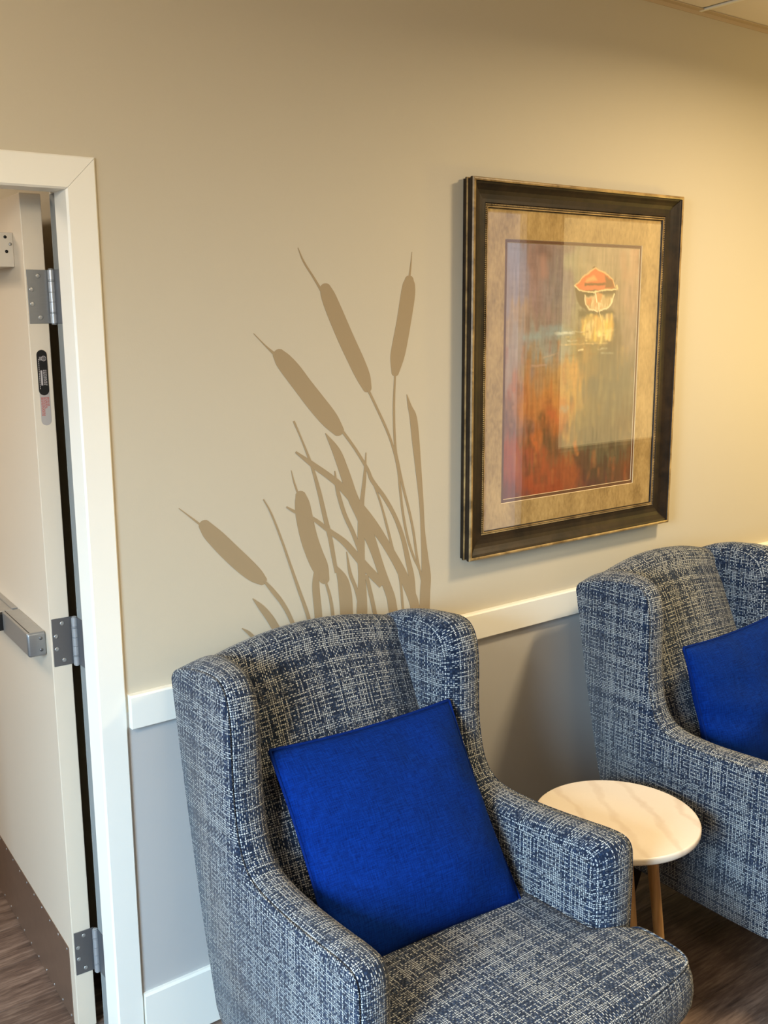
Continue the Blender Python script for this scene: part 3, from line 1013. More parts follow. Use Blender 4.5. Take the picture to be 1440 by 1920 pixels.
# the print: a painted surface, colour per vertex
NU, NV = 260, 336
PX0, PX1, PZ0, PZ1 = 2.006, 2.581, 1.236, 1.971
gU = [0, 0.1, 0.2, 0.4, 0.5, 0.6, 0.8, 1.0]
gV = [0, 0.1, 0.2, 0.3, 0.4, 0.5, 0.6, 0.7, 0.8, 0.85, 0.9, 1.0]
GR = [
    [(140, 128, 134), (138, 126, 130), (140, 112, 98), (146, 122, 102), (160, 144, 116), (166, 146, 114), (168, 146, 116), (178, 144, 112)],
    [(146, 130, 132), (144, 128, 130), (150, 116, 100), (140, 118, 104), (158, 144, 112), (164, 146, 112), (160, 140, 108), (170, 138, 106)],
    [(150, 128, 120), (150, 130, 126), (152, 120, 106), (140, 122, 108), (154, 142, 110), (156, 140, 106), (148, 128, 98), (166, 138, 110)],
    [(164, 130, 98), (164, 132, 104), (150, 122, 102), (144, 126, 106), (146, 132, 100), (132, 116, 84), (138, 122, 96), (158, 134, 110)],
    [(160, 132, 112), (156, 134, 116), (150, 140, 120), (152, 142, 116), (146, 132, 92), (140, 120, 72), (122, 104, 72), (150, 130, 106)],
    [(154, 126, 108), (156, 126, 104), (160, 124, 84), (170, 126, 74), (184, 140, 76), (160, 128, 74), (124, 110, 82), (128, 114, 90)],
    [(160, 112, 84), (166, 112, 78), (176, 116, 64), (180, 120, 60), (186, 146, 78), (130, 112, 78), (118, 106, 80), (126, 112, 84)],
    [(130, 92, 78), (136, 96, 76), (164, 98, 50), (162, 98, 50), (176, 136, 74), (130, 112, 74), (116, 102, 74), (122, 102, 72)],
    [(146, 80, 58), (146, 82, 58), (128, 84, 50), (120, 84, 54), (124, 104, 72), (112, 98, 70), (114, 98, 70), (118, 94, 64)],
    [(144, 76, 54), (146, 76, 54), (146, 80, 48), (126, 82, 50), (112, 90, 62), (98, 88, 64), (92, 80, 58), (102, 82, 56)],
    [(134, 70, 54), (138, 70, 52), (154, 78, 46), (146, 74, 42), (136, 76, 46), (96, 70, 50), (90, 70, 50), (112, 74, 46)],
    [(112, 64, 56), (118, 66, 56), (146, 68, 38), (146, 68, 36), (138, 76, 44), (92, 58, 48), (90, 64, 50), (108, 66, 42)],
]
G_ = np.array([[lin(*c)[:3] for c in row] for row in GR])
uu = (np.arange(NU) + 0.5) / NU
vv = (np.arange(NV) + 0.5) / NV


def interp_grid(u, v):
    iu = np.clip(np.searchsorted(gU, u) - 1, 0, len(gU) - 2)
    iv = np.clip(np.searchsorted(gV, v) - 1, 0, len(gV) - 2)
    gu, gv = np.array(gU), np.array(gV)
    tu = np.clip((u - gu[iu]) / (gu[iu + 1] - gu[iu]), 0, 1)[..., None]
    tv = np.clip((v - gv[iv]) / (gv[iv + 1] - gv[iv]), 0, 1)[..., None]
    tu, tv = tu * tu * (3 - 2 * tu), tv * tv * (3 - 2 * tv)
    a = G_[iv, iu] * (1 - tu) + G_[iv, iu + 1] * tu
    b = G_[iv + 1, iu] * (1 - tu) + G_[iv + 1, iu + 1] * tu
    return a * (1 - tv) + b * tv


rng = np.random.default_rng(5)


def vnoise(su, sv):
    g = rng.random((sv + 2, su + 2))
    x, y = uu * su, vv * sv
    xi, yi = x.astype(int), y.astype(int)
    fx, fy = x - xi, y - yi
    fx, fy = fx * fx * (3 - 2 * fx), fy * fy * (3 - 2 * fy)
    A = g[np.ix_(yi, xi)] * (1 - fx) + g[np.ix_(yi, xi + 1)] * fx
    B = g[np.ix_(yi + 1, xi)] * (1 - fx) + g[np.ix_(yi + 1, xi + 1)] * fx
    return A * (1 - fy)[:, None] + B * fy[:, None] - 0.5


U_, V_ = np.meshgrid(uu, vv)
# brushy offsets of the colour fields
du = vnoise(9, 14) * 0.14 + vnoise(50, 14) * 0.08
dv = vnoise(12, 16) * 0.10 + vnoise(70, 18) * 0.10
IMG = interp_grid(np.clip(U_ + du, 0, 1), np.clip(V_ + dv, 0, 1))
IMG *= (1 + vnoise(90, 16) * 0.28 + vnoise(16, 90) * 0.12 + vnoise(130, 160) * 0.10)[..., None]


U0_, V0_ = U_, V_
U_ = U_ + vnoise(40, 50) * 0.006 + vnoise(120, 150) * 0.003
V_ = V_ + vnoise(40, 50) * 0.005 + vnoise(120, 150) * 0.003


def blend(mask, rgb, k=1.0):
    global IMG
    m = np.clip(mask, 0, 1)[..., None] * k
    IMG = IMG * (1 - m) + np.array(lin(*rgb)[:3]) * m


def poly(pts, soft=0.004):
    """soft mask of a polygon, points in (u, v)"""
    P = np.array(pts, float)
    inside = np.zeros(U_.shape, bool)
    dist = np.full(U_.shape, 9.0)
    A = PZ1 - PZ0
    Wd = PX1 - PX0
    for i in range(len(P)):
        x1, y1 = P[i]
        x2, y2 = P[(i + 1) % len(P)]
        c = ((y1 > V_) != (y2 > V_)) & (U_ < (x2 - x1) * (V_ - y1) / ((y2 - y1) if y2 != y1 else 1e-9) + x1)
        inside ^= c
        ax, ay, bx_, by_ = x1 * Wd, y1 * A, x2 * Wd, y2 * A
        px, py = U_ * Wd, V_ * A
        L2 = (bx_ - ax) ** 2 + (by_ - ay) ** 2 + 1e-12
        t = np.clip(((px - ax) * (bx_ - ax) + (py - ay) * (by_ - ay)) / L2, 0, 1)
        dist = np.minimum(dist, np.hypot(px - ax - t * (bx_ - ax), py - ay - t * (by_ - ay)))
    s = np.where(inside, dist, -dist)
    return np.clip(s / soft + 0.5, 0, 1)


def stroke(pts, wd, soft=0.002):
    P = np.array(pts, float)
    A, Wd = PZ1 - PZ0, PX1 - PX0
    d = np.full(U_.shape, 9.0)
    px, py = U_ * Wd, V_ * A
    for i in range(len(P) - 1):
        ax, ay, bx_, by_ = P[i][0] * Wd, P[i][1] * A, P[i + 1][0] * Wd, P[i + 1][1] * A
        L2 = (bx_ - ax) ** 2 + (by_ - ay) ** 2 + 1e-12
        t = np.clip(((px - ax) * (bx_ - ax) + (py - ay) * (by_ - ay)) / L2, 0, 1)
        d = np.minimum(d, np.hypot(px - ax - t * (bx_ - ax), py - ay - t * (by_ - ay)))
    return np.clip((wd / 2 - d) / soft + 0.5, 0, 1)


def bz(x, y):  # a spot in the close-up of the boat -> (u, v) on the print
    return ((x - 100) / 1250, (y - 75 - 0.03 * (x - 100)) / 2300)


rough_ = (0.75 + vnoise(70, 60))
# pale water strokes and darker smudges
blend(stroke([(0.15, 0.365), (0.47, 0.35)], 0.02, 0.012) * rough_, (150, 158, 146), 0.6)
blend(stroke([(0.26, 0.335), (0.40, 0.33)], 0.016, 0.01) * rough_, (142, 152, 140), 0.6)
blend(stroke([(0.36, 0.352), (0.50, 0.352)], 0.008, 0.004) * rough_, (206, 198, 168), 0.9)
blend(stroke([(0.40, 0.397), (0.76, 0.398)], 0.004, 0.003) * rough_, (214, 182, 124), 0.7)
blend(stroke([(0.28, 0.445), (0.38, 0.43)], 0.004, 0.003), (196, 160, 122), 0.6)
blend(stroke([(0.20, 0.475), (0.30, 0.475)], 0.006, 0.004), (190, 150, 120), 0.6)
blend(stroke([(0.24, 0.03), (0.30, 0.05)], 0.03, 0.02), (112, 78, 66), 0.5)
blend(stroke([(0.26, 0.07), (0.27, 0.12)], 0.03, 0.02), (176, 128, 104), 0.6)
blend(stroke([(0.86, 0.04), (0.88, 0.12)], 0.03, 0.02), (178, 140, 108), 0.5)
# boat: shadow on the water, hull, red inside, reflection
blend(poly([bz(760, 700), bz(1100, 700), bz(1120, 745), bz(760, 770)], 0.012), (104, 92, 56), 0.85)
r2 = np.random.default_rng(21)
blend(poly([bz(800, 800), bz(850, 755), bz(940, 770), bz(1070, 775), bz(1115, 870), bz(1090, 980), bz(960, 1010), bz(850, 975), bz(795, 900)], 0.02) * rough_, (206, 170, 84), 0.8)
for k in range(46):
    x = r2.uniform(800, 1105)
    y0 = r2.uniform(750, 900)
    y1 = y0 + r2.uniform(40, 150)
    rgb = [(236, 200, 96), (244, 222, 140), (214, 164, 74), (238, 212, 150), (190, 142, 70), (150, 122, 66)][r2.integers(6)]
    blend(stroke([bz(x, y0), bz(x + r2.uniform(-12, 12), min(y1, 1010))], r2.uniform(0.006, 0.014), 0.008), rgb, 0.5)
for k in range(16):
    x, y = r2.uniform(640, 1080), r2.uniform(880, 1120)
    blend(stroke([bz(x, y), bz(x + r2.uniform(30, 130), y + r2.uniform(-8, 8))], r2.uniform(0.002, 0.005), 0.003) * rough_, [(226, 188, 118), (150, 112, 58), (206, 196, 160)][r2.integers(3)], 0.6)
blend(poly([bz(930, 770), bz(990, 770), bz(985, 900), bz(935, 900)], 0.014), (196, 148, 70), 0.6)
blend(stroke([bz(1115, 800), bz(1125, 900)], 0.016, 0.012), (96, 84, 60), 0.7)
blend(stroke([bz(960, 720), bz(985, 800)], 0.003, 0.002), (226, 198, 140), 0.9)
hull = [bz(720, 480), bz(730, 560), bz(765, 650), bz(830, 705), bz(930, 720), bz(1030, 700), bz(1085, 640), bz(1110, 560), bz(1115, 500)]
blend(poly(hull, 0.005), (112, 94, 60), 1.0)
tran = [bz(815, 560), bz(1095, 555), bz(1085, 620), bz(1040, 690), bz(940, 718), bz(860, 700), bz(820, 640)]
blend(poly(tran, 0.006), (204, 178, 128), 0.9)
for k in range(26):
    x = r2.uniform(825, 1085)
    y0 = r2.uniform(590, 650)
    blend(stroke([bz(x, y0), bz(x + r2.uniform(-10, 10), y0 + r2.uniform(30, 70))], 0.004, 0.004) * poly(tran, 0.004), [(240, 222, 178), (232, 204, 150), (196, 140, 84), (150, 124, 78)][r2.integers(4)], 0.7)
blend(poly([bz(800, 545), bz(905, 545), bz(900, 575), bz(830, 580)], 0.006), (96, 84, 44), 0.9)
blend(poly([bz(1000, 540), bz(1110, 535), bz(1085, 590), bz(1010, 600)], 0.008), (112, 96, 60), 0.8)
blend(poly([bz(990, 590), bz(1080, 575), bz(1050, 650), bz(985, 660)], 0.012), (176, 146, 96), 0.7)
blend(poly([bz(830, 590), bz(880, 590), bz(875, 650), bz(835, 650)], 0.008), (200, 126, 72), 0.7)
blend(poly([bz(925, 545), bz(985, 545), bz(970, 630), bz(940, 630)], 0.005), (196, 142, 84), 0.95)
inside = [bz(722, 478), bz(790, 400), bz(905, 325), bz(1000, 360), bz(1080, 430), bz(1100, 500), bz(1000, 520), bz(800, 515), bz(745, 500)]
blend(poly(inside, 0.004), (206, 116, 62), 1.0)
blend(poly([bz(1000, 380), bz(1080, 440), bz(1098, 498), bz(960, 512), bz(1010, 450)], 0.008), (126, 92, 48), 0.9)
blend(poly([bz(830, 420), bz(900, 385), bz(930, 425), bz(820, 445)], 0.008), (236, 168, 102), 0.8)
blend(poly([bz(810, 450), bz(1000, 455), bz(1000, 478), bz(810, 475)], 0.004), (110, 84, 40), 0.9)
blend(poly([bz(790, 478), bz(1010, 482), bz(1000, 512), bz(790, 510)], 0.005), (210, 120, 74), 0.9)
for line, wd, rgb in (([bz(722, 480), bz(790, 400), bz(905, 322), bz(1000, 358), bz(1080, 428), bz(1108, 495)], 0.0038, (226, 180, 120)),
                      ([bz(722, 480), bz(760, 512), bz(830, 530), bz(900, 540), bz(985, 520), bz(1115, 515)], 0.0045, (230, 204, 150)),
                      ([bz(815, 570), bz(825, 640), bz(870, 695), bz(940, 715)], 0.0035, (234, 210, 164)),
                      ([bz(1098, 560), bz(1080, 630), bz(1035, 690), bz(960, 712)], 0.0042, (236, 214, 170)),
                      ([bz(920, 548), bz(935, 630)], 0.004, (244, 226, 186)),
                      ([bz(1125, 480), bz(1128, 505)], 0.009, (228, 190, 130)),
                      ([bz(885, 318), bz(900, 308)], 0.004, (120, 92, 52)), ([bz(1098, 440), bz(1104, 400)], 0.003, (120, 96, 60))):
    blend(stroke(line, wd, 0.0025), rgb, 0.95)
blend(poly([bz(770, 1070), bz(800, 1070), bz(800, 1095), bz(770, 1095)], 0.006), (120, 90, 50), 0.7)
blend(stroke([bz(770, 1065), bz(810, 1062)], 0.005, 0.003), (232, 206, 150), 0.8)
for k in range(150):
    u0, v0 = r2.uniform(0, 1), r2.uniform(0.38, 1.0)
    h = r2.uniform(0.02, 0.07)
    if u0 < 0.45 or v0 > 0.86:
        rgb = [(176, 96, 54), (150, 74, 46), (118, 84, 52), (190, 124, 70), (96, 66, 44)][r2.integers(5)]
    else:
        rgb = [(150, 134, 92), (126, 114, 82), (176, 146, 88), (112, 102, 76), (166, 130, 74)][r2.integers(5)]
    blend(stroke([(u0, v0), (u0 + r2.uniform(-0.01, 0.01), v0 + h)], r2.uniform(0.004, 0.016), 0.010) * rough_, rgb, 0.38)
# grey green deep water on the right, reds and dark reeds below
blend(poly([(0.60, 0.44), (0.72, 0.41), (0.95, 0.45), (0.96, 0.60), (0.60, 0.60), (0.56, 0.50)], 0.04) * (0.8 + vnoise(20, 20)), (112, 106, 84), 0.45)
for (a, b, wd, c, k) in (((0.03, 0.62), (0.06, 0.70), 0.05, (88, 70, 58), 0.5), ((0.28, 0.68), (0.34, 0.80), 0.035, (84, 66, 40), 0.55),
                         ((0.19, 0.70), (0.20, 0.78), 0.02, (80, 60, 40), 0.6), ((0.16, 0.84), (0.18, 0.90), 0.025, (96, 62, 44), 0.6),
                         ((0.34, 0.66), (0.39, 0.69), 0.03, (186, 98, 54), 0.7), ((0.22, 0.76), (0.25, 0.80), 0.025, (196, 106, 54), 0.7),
                         ((0.30, 0.82), (0.31, 0.90), 0.03, (164, 84, 46), 0.6), ((0.50, 0.84), (0.51, 0.88), 0.02, (150, 110, 62), 0.6),
                         ((0.53, 0.80), (0.55, 0.845), 0.015, (190, 118, 62), 0.8), ((0.68, 0.85), (0.69, 0.90), 0.018, (156, 104, 62), 0.7),
                         ((0.46, 0.88), (0.54, 0.96), 0.06, (160, 88, 48), 0.6), ((0.09, 0.78), (0.11, 0.92), 0.03, (160, 84, 58), 0.5),
                         ((0.47, 0.62), (0.49, 0.72), 0.012, (186, 148, 78), 0.6), ((0.43, 0.655), (0.46, 0.655), 0.02, (150, 144, 118), 0.6)):
    blend(stroke([a, b], wd, wd * 0.6) * rough_, c, k)
kk = np.maximum(np.clip((V0_ - 0.5) / 0.25, 0, 1), np.clip((U0_ - 0.4) / 0.12, 0, 1))[..., None]
IMG = IMG * 1.06 * (np.array([0.96, 1.10, 1.34]) * (1 - kk) + np.array([1.0, 1.04, 1.08]) * kk)
IMG = np.clip(IMG, 0.01, 0.95)
V = [(PX0 + (PX1 - PX0) * i / NU, -0.0126, PZ1 - (PZ1 - PZ0) * j / NV) for j in range(NV + 1) for i in range(NU + 1)]
F = [(j * (NU + 1) + i, (j + 1) * (NU + 1) + i, (j + 1) * (NU + 1) + i + 1, j * (NU + 1) + i + 1) for j in range(NV) for i in range(NU)]
pm = bpy.data.meshes.new('print')
pm.from_pydata(V, [], F)
pm.update()
jj = np.clip(np.arange(NV + 1), 0, NV - 1)
ii = np.clip(np.arange(NU + 1), 0, NU - 1)
cols = np.ones((NV + 1, NU + 1, 4), np.float32)
cols[..., :3] = IMG[np.ix_(jj, ii)]
ca = pm.color_attributes.new('paint', 'FLOAT_COLOR', 'POINT')
ca.data.foreach_set('color', cols.ravel())
po = obj('print', local(pm, fp), M['print'], fp)
po['label'] = 'painted print of a red and white boat mirrored in orange water'

# ------------------------------------------------------------------ wing armchairs
AO = [(.196, .175), (.160, .300), (.121, .441), (.090, .58), (.062, .707), (.040, .82), (.014, .945), (.008, .968), (.022, .984), (.10, 1.006), (.18, 1.020), (.240, 1.022),
      (.272, .997), (.287, .93), (.286, .80), (.297, .71), (.318, .648), (.362, .614), (.47, .608), (.60, .616), (.715, .627), (.750, .618), (.758, .58),
      (.757, .40), (.752, .19), (.735, .175), (.60, .172), (.40, .172)]
BI = [(.196, .175), (.160, .300), (.121, .441), (.090, .58), (.062, .707), (.040, .82), (.016, .945), (.014, .962), (.030, .972), (.10, .982), (.17, .990), (.208, .984),
      (.234, .960), (.248, .92), (.248, .80), (.260, .70), (.286, .628), (.342, .584), (.47, .578), (.60, .586), (.690, .596), (.716, .585), (.722, .55),
      (.721, .40), (.716, .19), (.706, .175), (.60, .172), (.40, .172)]
AO_, BI_ = np.array(chaikin(AO, 2)), np.array(chaikin(BI, 2))
SEG = np.linalg.norm(np.roll(AO_, -1, 0) - AO_, axis=1)
SLEN = np.concatenate([[0], np.cumsum(SEG)])
TAN = np.roll(AO_, -1, 0) - np.roll(AO_, 1, 0)
TAN /= np.linalg.norm(TAN, axis=1)[:, None]
NRM = np.c_[-TAN[:, 1], TAN[:, 0]]     # loop runs up the back and forward over the top: this points out
CENT = AO_.mean(0)
if np.mean(np.sum(NRM * (AO_ - BI_), axis=1)) < 0:
    NRM = -NRM
TS = 0.092
fade = np.clip((AO_[:, 1] - 0.20) / 0.1, 0, 1) * np.clip((AO_[:, 0] - 0.03) / 0.05, 0, 1)    # no puff at foot or back edge


def side_mesh(side):
    rings, tt = [], []
    inner2 = lambda k: AO_ + (BI_ - AO_) * k
    rings.append((inner2(1.3), -0.004)); rings.append((inner2(0.55), -0.0035)); rings.append((inner2(0.12), 0.0005)); rings.append((AO_ + NRM * (fade * 0.0015)[:, None], 0.004))
    rings.append((AO_ - NRM * (fade * 0.003)[:, None], 0.0065)); rings.append((AO_ + NRM * (fade * 0.001)[:, None], 0.0095))
    for t, o in ((0.016, .004), (0.028, .0065), (0.042, .0065)):
        rings.append((AO_ + NRM * (fade * o)[:, None], t))
    for k in range(1, 8):
        a = k / 7 * math.pi / 2
        o = 0.0065 * math.cos(a)
        rings.append((AO_ + (BI_ - AO_) * (1 - math.cos(a)) + NRM * (fade * o)[:, None], 0.046 + (TS - 0.046) * math.sin(a)))
    rings.append((AO_ + (BI_ - AO_) * 1.25, TS + 0.002)); rings.append((AO_ + (BI_ - AO_) * 1.6, TS + 0.003))
    n = len(AO_)
    V, F, UV = [], [], []
    vd = 0.0
    vds = []
    prev = None
    for (P, t) in rings:
        if prev is not None:
            vd += float(np.mean(np.hypot(np.linalg.norm(P - prev[0], axis=1), t - prev[1])))
        vds.append(vd)
        prev = (P, t)
        for (y, z) in P:
            lift = 0.022 * max(0.0, min(1.0, t / TS)) * max(0.0, min(1.0, (z - 0.86) / 0.1)) * max(0.0, min(1.0, (0.27 - y) / 0.14))
            V.append((side * (0.345 + 0.057 * y - t), -y, z + lift))
    for r in range(len(rings) - 1):
        flat = r < 3 or r >= len(rings) - 3
        for i in range(n):
            j = (i + 1) % n
            idx = (r * n + i, r * n + j, (r + 1) * n + j, (r + 1) * n + i)
            F.append(idx)
            if flat:
                UV.append([(V[q][1], V[q][2]) for q in idx])
            else:
                UV.append([(vds[r], SLEN[i]), (vds[r], SLEN[i + 1]), (vds[r + 1], SLEN[i + 1]), (vds[r + 1], SLEN[i])])
    c0 = tuple(range(n - 1, -1, -1))
    c1 = tuple((len(rings) - 1) * n + k for k in range(n))
    for c in (c0, c1):
        F.append(c)
        UV.append([(V[q][1], V[q][2]) for q in c])
    return uv_mesh('side', V, F, UV)


def uv_mesh(name, V, F, UV, recalc=True):
    me = bpy.data.meshes.new(name)
    bm = bmesh.new()
    bv = [bm.verts.new(v) for v in V]
    lay = bm.loops.layers.uv.new('UVMap')
    for f, uvs in zip(F, UV):
        try:
            fc = bm.faces.new([bv[i] for i in f])
        except ValueError:
            continue
        fc.smooth = True
        for lp, u in zip(fc.loops, uvs):
            lp[lay].uv = u
    if recalc:
        bmesh.ops.recalc_face_normals(bm, faces=bm.faces)
    bmesh.ops.triangulate(bm, faces=[f for f in bm.faces if len(f.verts) > 4])
    bm.to_mesh(me)
    bm.free()
    return me


def back_y(z):      # outer back line of the chair in side view
    return float(np.interp(z, [.175, .30, .441, .58, .707, .82, .968, 1.1], [.196, .160, .121, .090, .062, .040, .008, -.01]))


def back_mesh():
    NXc = 36
    V, F, UV = [], [], []
    cols_ = []
    for i in range(NXc + 1):
        x = -0.285 + 0.57 * i / NXc
        zt = 1.037 - 0.064 * (x / 0.345) ** 2
        e = abs(x) / 0.285
        pts = []
        for k in range(20):       # front, from under the cushion up
            z = 0.36 + (zt - 0.05 - 0.36) * k / 19
            b = 0.050 * max(0.0, 1 - e ** 2.6) * min(1.0, (zt - z) / 0.16 + 0.30)
            pts.append((0.062 + (1.009 - z) * 0.43 + b, z))
        yb, yf = back_y(zt), pts[-1][0]
        for k in range(1, 9):     # roll over the top
            a = math.pi * k / 9
            pts.append(((yf + yb + 0.004) / 2 + (yf - yb - 0.004) / 2 * math.cos(a), zt - 0.05 + 0.05 * math.sin(a) ** 0.8))
        for k in range(12):
            z = (zt - 0.05) + (0.175 - zt + 0.05) * k / 11
            pts.append((back_y(z) + 0.004, z))
        cols_.append((x, pts))
    m = len(cols_[0][1])
    for x, pts in cols_:
        for (y, z) in pts:
            V.append((x, -y, z))
    arc = [0.0]
    mid = cols_[NXc // 2][1]
    for k in range(1, m):
        arc.append(arc[-1] + math.hypot(mid[k][0] - mid[k - 1][0], mid[k][1] - mid[k - 1][1]))
    for i in range(NXc):
        for k in range(m - 1):
            F.append((i * m + k, (i + 1) * m + k, (i + 1) * m + k + 1, i * m + k + 1))
            xa, xb = cols_[i][0], cols_[i + 1][0]
            UV.append([(xa, arc[k]), (xb, arc[k]), (xb, arc[k + 1]), (xa, arc[k + 1])])
    return uv_mesh('backrest', V, F, UV)


def cushion_mesh():
    half = [(0, .215), (.255, .215), (.270, .23), (.285, .50), (.292, .745), (.300, .772), (.345, .776), (.374, .785), (.380, .81), (.378, .88), (.366, .925), (.335, .945), (.15, .962), (0, .966)]
    out = half + [(-x, y) for (x, y) in half[-2:0:-1]]
    O = np.array(chaikin(out, 2))
    n = len(O)
    ctr = np.array([0, .60])
    rings = []          # (scale toward centre, z, extra outset)
    spec = [(0.90, .300, 0), (0.985, .302, 0), (1, .312, .004), (1, .335, .012), (1, .365, .014), (1, .395, .010), (1, .418, .002), (1, .4265, -.004), (1, .431, -.012)]
    for f in (0.90, 0.8, 0.68, 0.55, 0.4, 0.25, 0.1):
        spec.append((f, None, 0))
    V, F, UV = [], [], []
    sl = np.concatenate([[0], np.cumsum(np.linalg.norm(np.roll(O, -1, 0) - O, axis=1))])
    T = np.roll(O, -1, 0) - np.roll(O, 1, 0)
    T /= np.linalg.norm(T, axis=1)[:, None]
    Nn = np.c_[T[:, 1], -T[:, 0]]
    if np.mean(np.sum(Nn * (O - ctr), axis=1)) < 0:
        Nn = -Nn
    for (f, z, e) in spec:
        P = ctr + (O - ctr) * f + Nn * e
        for (x, y) in P:
            zz = z
            if zz is None:
                zz = 0.430 + 0.011 * (1 - f) ** 0.6 + (0.008 * max(0.0, (y - 0.7) / 0.25) if y < 0.9 else 0.006)
            V.append((x, -y, zz))
    R = len(spec)
    for r in range(R - 1):
        for i in range(n):
            j = (i + 1) % n
            idx = (r * n + i, r * n + j, (r + 1) * n + j, (r + 1) * n + i)
            F.append(idx)
            if r >= 7 or r < 1:
                UV.append([(V[q][0] + 0.37, V[q][1]) for q in idx])
            else:
                UV.append([(sl[i], V[idx[0]][2]), (sl[i + 1], V[idx[1]][2]), (sl[i + 1], V[idx[2]][2]), (sl[i], V[idx[3]][2])])
    for c in (tuple(range(n)), tuple((R - 1) * n + k for k in range(n))):
        F.append(c)
        UV.append([(V[q][0] + 0.37, V[q][1]) for q in c])
    seam = [(p[0], -p[1], .4275) for p in (O - Nn * 0.003)]
    return uv_mesh('seat_cushion', V, F, UV), seam


def base_mesh():
    half = [(0, .20), (.27, .20), (.275, .24), (.30, .74), (.315, .765), (.345, .775), (.352, .80), (.348, .88), (.325, .905), (0, .915)]
    out = half + [(-x, y) for (x, y) in half[-2:0:-1]]
    O = np.array(chaikin(out, 2))
    n = len(O)
    sl = np.concatenate([[0], np.cumsum(np.linalg.norm(np.roll(O, -1, 0) - O, axis=1))])
    zs = [.165, .172, .20, .25, .305]
    V, F, UV = [], [], []
    for z in zs:
        k = 0.99 if z < .17 else 1
        V += [(x * k, -y * k, z) for x, y in O]
    for r in range(len(zs) - 1):
        for i in range(n):
            j = (i + 1) % n
            F.append((r * n + i, r * n + j, (r + 1) * n + j, (r + 1) * n + i))
            UV.append([(sl[i], zs[r]), (sl[i + 1], zs[r]), (sl[i + 1], zs[r + 1]), (sl[i], zs[r + 1])])
    for c in (tuple(range(n)), tuple((len(zs) - 1) * n + k for k in range(n))):
        F.append(c)
        UV.append([(V[q][0], V[q][1]) for q in c])
    return uv_mesh('base', V, F, UV)


def leg_mesh(sx, sy):
    V = []
    for z, r, o in ((0, .013, .018), (.175, .023, 0)):
        for a, b in ((-1, -1), (1, -1), (1, 1), (-1, 1)):
            V.append((a * r + sx * o, b * r + sy * o, z))
    F = [(0, 1, 5, 4), (1, 2, 6, 5), (2, 3, 7, 6), (3, 0, 4, 7), (3, 2, 1, 0), (4, 5, 6, 7)]
    me = mesh_from('leg', V, F)
    bm = bmesh.new()
    bm.from_mesh(me)
    bmesh.ops.bevel(bm, geom=list(bm.edges), offset=0.003, segments=2, affect='EDGES')
    bm.to_mesh(me)
    bm.free()
    return me


def piping_uv(me):
    lay = me.uv_layers.new(name='UVMap')
    for p in me.polygons:
        for li in p.loop_indices:
            co = me.vertices[me.loops[li].vertex_index].co
            lay.data[li].uv = (co.x + co.y, co.z + co.y * 0.3)
    return me


CH = [((1.286, -0.039, 0.029), 'navy and white tweed wing armchair nearest the door, whole back visible'),
      ((2.577, -0.083, 0.040), 'navy and white tweed wing armchair at the right edge, under the framed picture')]
ac = empty('armchair', (CH[0][0][0], CH[0][0][1], 0), CH[0][0][2])
tag(ac, CH[0][1], 'armchair', 'pair of tweed wing armchairs')
obj('side_wing', side_mesh(-1), M['tweed'], ac)
obj('side_wing', side_mesh(1), M['tweed'], ac)
obj('backrest', back_mesh(), M['tweed'], ac)
cm, seam = cushion_mesh()
cu = obj('seat_cushion', cm, M['tweed'], ac)
obj('piping', piping_uv(tube('piping', seam, 0.0032, 6, True)), M['tweed'], cu)
obj('base', base_mesh(), M['tweed'], ac)
for sx, x in ((-1, -.30), (1, .30)):
    for sy, y in ((1, -.235), (-1, -.84)):
        obj('leg', leg_mesh(sx, sy * 1.0), M['dark_leg'], ac, (x, y, 0))


def copy_tree(o, parent=None):
    c = o.copy()
    COL.objects.link(c)
    c.parent = parent
    for ch in [k for k in bpy.data.objects if k.parent == o]:
        copy_tree(ch, c)
    return c


ac2 = copy_tree(ac)
ac2.location = (CH[1][0][0], CH[1][0][1], 0)
ac2.rotation_euler = (0, 0, CH[1][0][2])
ac2['label'] = CH[1][1]


def chair_pt(c, X, Yf, Z):
    cx, cy, t = c
    return Vector((cx + X * math.cos(t) + Yf * math.sin(t), cy + X * math.sin(t) - Yf * math.cos(t), Z))


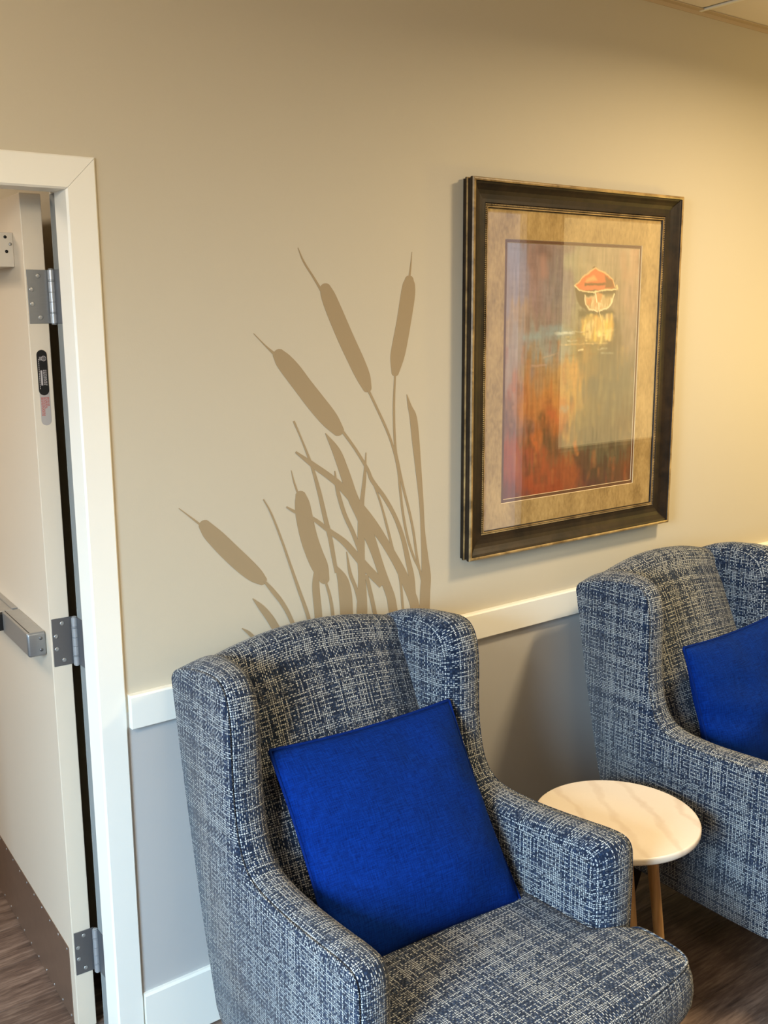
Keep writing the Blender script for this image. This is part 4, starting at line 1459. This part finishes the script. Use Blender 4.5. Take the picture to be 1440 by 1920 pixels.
# ------------------------------------------------------------------ blue pillows
def pillow(size, thick, seed, sag):
    rs = np.random.default_rng(seed)
    N = 44
    g = rs.random((8, 8, 2)) - 0.5
    V, F = [], []

    def lump(u, v, s):
        x, y = (u + 1) / 2 * 6, (v + 1) / 2 * 6
        i, j = min(int(x), 5), min(int(y), 5)
        fx, fy = x - i, y - j
        fx, fy = fx * fx * (3 - 2 * fx), fy * fy * (3 - 2 * fy)
        return ((g[i, j, s] * (1 - fx) + g[i + 1, j, s] * fx) * (1 - fy) + (g[i, j + 1, s] * (1 - fx) + g[i + 1, j + 1, s] * fx) * fy)

    def edge(u, v):
        # sides bow in a little between the corners
        k = 0.040
        x = u * (1 - k * (1 - v * v) * abs(u) ** 2)
        y = v * (1 - k * (1 - u * u) * abs(v) ** 2)
        return x * size / 2, y * size / 2
    for s in (1, -1):
        for j in range(N + 1):
            for i in range(N + 1):
                u, v = -1 + 2 * i / N, -1 + 2 * j / N
                x, y = edge(u, v)
                h = thick * ((1 - abs(u) ** 2.4) * (1 - abs(v) ** 2.4)) ** 0.55
                h *= 1 + 0.30 * lump(u, v, 0 if s > 0 else 1) - sag * v * 0.35
                # soft creases running in from the sides
                cr = 0.0
                if s > 0:
                    cr = 0.0055 * math.sin(v * 13 + 1.5 * u + 4 * lump(u, v, 1)) * (abs(u) ** 1.5) * (1 - abs(u) ** 6) * (1 - v * v)
                V.append((x, y, s * h + cr))
    n2 = (N + 1) ** 2
    for j in range(N):
        for i in range(N):
            a = j * (N + 1) + i
            F.append((a, a + 1, a + N + 2, a + N + 1))
            F.append((n2 + a, n2 + a + N + 1, n2 + a + N + 2, n2 + a + 1))
    bm = bmesh.new()
    bvs = [bm.verts.new(v) for v in V]
    for f in F:
        fc = bm.faces.new([bvs[i] for i in f])
        fc.smooth = True
    bmesh.ops.remove_doubles(bm, verts=bm.verts, dist=1e-5)
    me = bpy.data.meshes.new('pillow')
    bm.to_mesh(me)
    bm.free()
    loop = []
    for k in range(N):
        loop.append(edge(-1 + 2 * k / N, -1))
    for k in range(N):
        loop.append(edge(1, -1 + 2 * k / N))
    for k in range(N):
        loop.append(edge(1 - 2 * k / N, 1))
    for k in range(N):
        loop.append(edge(-1, 1 - 2 * k / N))
    sm = chaikin(loop, 1)
    return me, [(x, y, 0) for x, y in sm]


def place_pillow(c, ctr, u, v, size, thick, seed, label, sag):
    o0 = chair_pt(c, 0, 0, 0)
    P = chair_pt(c, *ctr)
    uw = (chair_pt(c, *u) - o0).normalized()
    vw = (chair_pt(c, *v) - o0)
    vw = (vw - uw * vw.dot(uw)).normalized()
    ww = uw.cross(vw)
    e = empty('throw_pillow')
    e.matrix_world = Matrix(((uw.x, vw.x, ww.x, P.x), (uw.y, vw.y, ww.y, P.y), (uw.z, vw.z, ww.z, P.z), (0, 0, 0, 1)))
    tag(e, label, 'pillow', 'pair of blue pillows on the armchairs')
    me, loop = pillow(size, thick, seed, sag)
    obj('cover', me, M['blue'], e)
    obj('piping', tube('piping', loop, 0.0042, 8, True), M['piping_blue'], e)
    return e


place_pillow(CH[0][0], (0.008, 0.392, 0.625), (0.9954, 0.0946, 0.0183), (0.0375, -0.5557, 0.8304), 0.496, 0.074, 3,
             'royal blue square pillow leaning in the armchair nearest the door', 0.5)
p2 = place_pillow(CH[1][0], (0.020, 0.376, 0.612), (0.9989, 0.0363, 0.0305), (-0.0181, -0.302, 0.953), 0.452, 0.075, 11,
                  'royal blue pillow in the right-hand armchair, cut by the picture edge', 0.3)
# care label peeping out under the first pillow
e1 = [o_ for o_ in bpy.data.objects if o_.name == 'throw_pillow'][0]
obj('care_label', boxes('care_label', [(0.130, 0.158, -0.262, -0.238, -0.004, -0.0032)]), M['white'], e1)

# ------------------------------------------------------------------ side table
TX, TY, TZ, TR = 1.930, -0.540, 0.500, 0.210
tb = empty('side_table', (TX, TY, 0))
tag(tb, 'small round side table with cream stone top between the armchairs', 'side table')
prof = [(0.0, TZ - 0.02), (TR - 0.006, TZ - 0.02), (TR - 0.002, TZ - 0.018), (TR, TZ - 0.014), (TR, TZ - 0.004), (TR - 0.0015, TZ - 0.001), (TR - 0.004, TZ), (0.0, TZ)]
prof = [(max(r, 0.001), h) for r, h in prof]
tm = lathe('table_top', prof, 96, 'z', False)
for p in tm.polygons:
    p.use_smooth = abs(p.normal.z) < 0.99
obj('table_top', tm, M['stone'], tb)
obj('leg_plate', lathe('leg_plate', [(0.11, TZ - 0.032), (0.115, TZ - 0.030), (0.115, TZ - 0.0205), (0.11, TZ - 0.02)], 40, 'z', False), M['oak'], tb)
for (ax, ay, bx_, by_) in ((-.030, -.056, -.018, -.110), (.058, -.062, .092, -.108), (.012, .085, .020, .135)):
    pts = [(ax + (bx_ - ax) * k / 6, ay + (by_ - ay) * k / 6, (TZ - 0.03) * (1 - k / 6)) for k in range(7)]
    obj('leg', tube('leg', pts, [0.0155 - 0.0035 * k / 6 for k in range(7)], 18), M['oak'], tb)
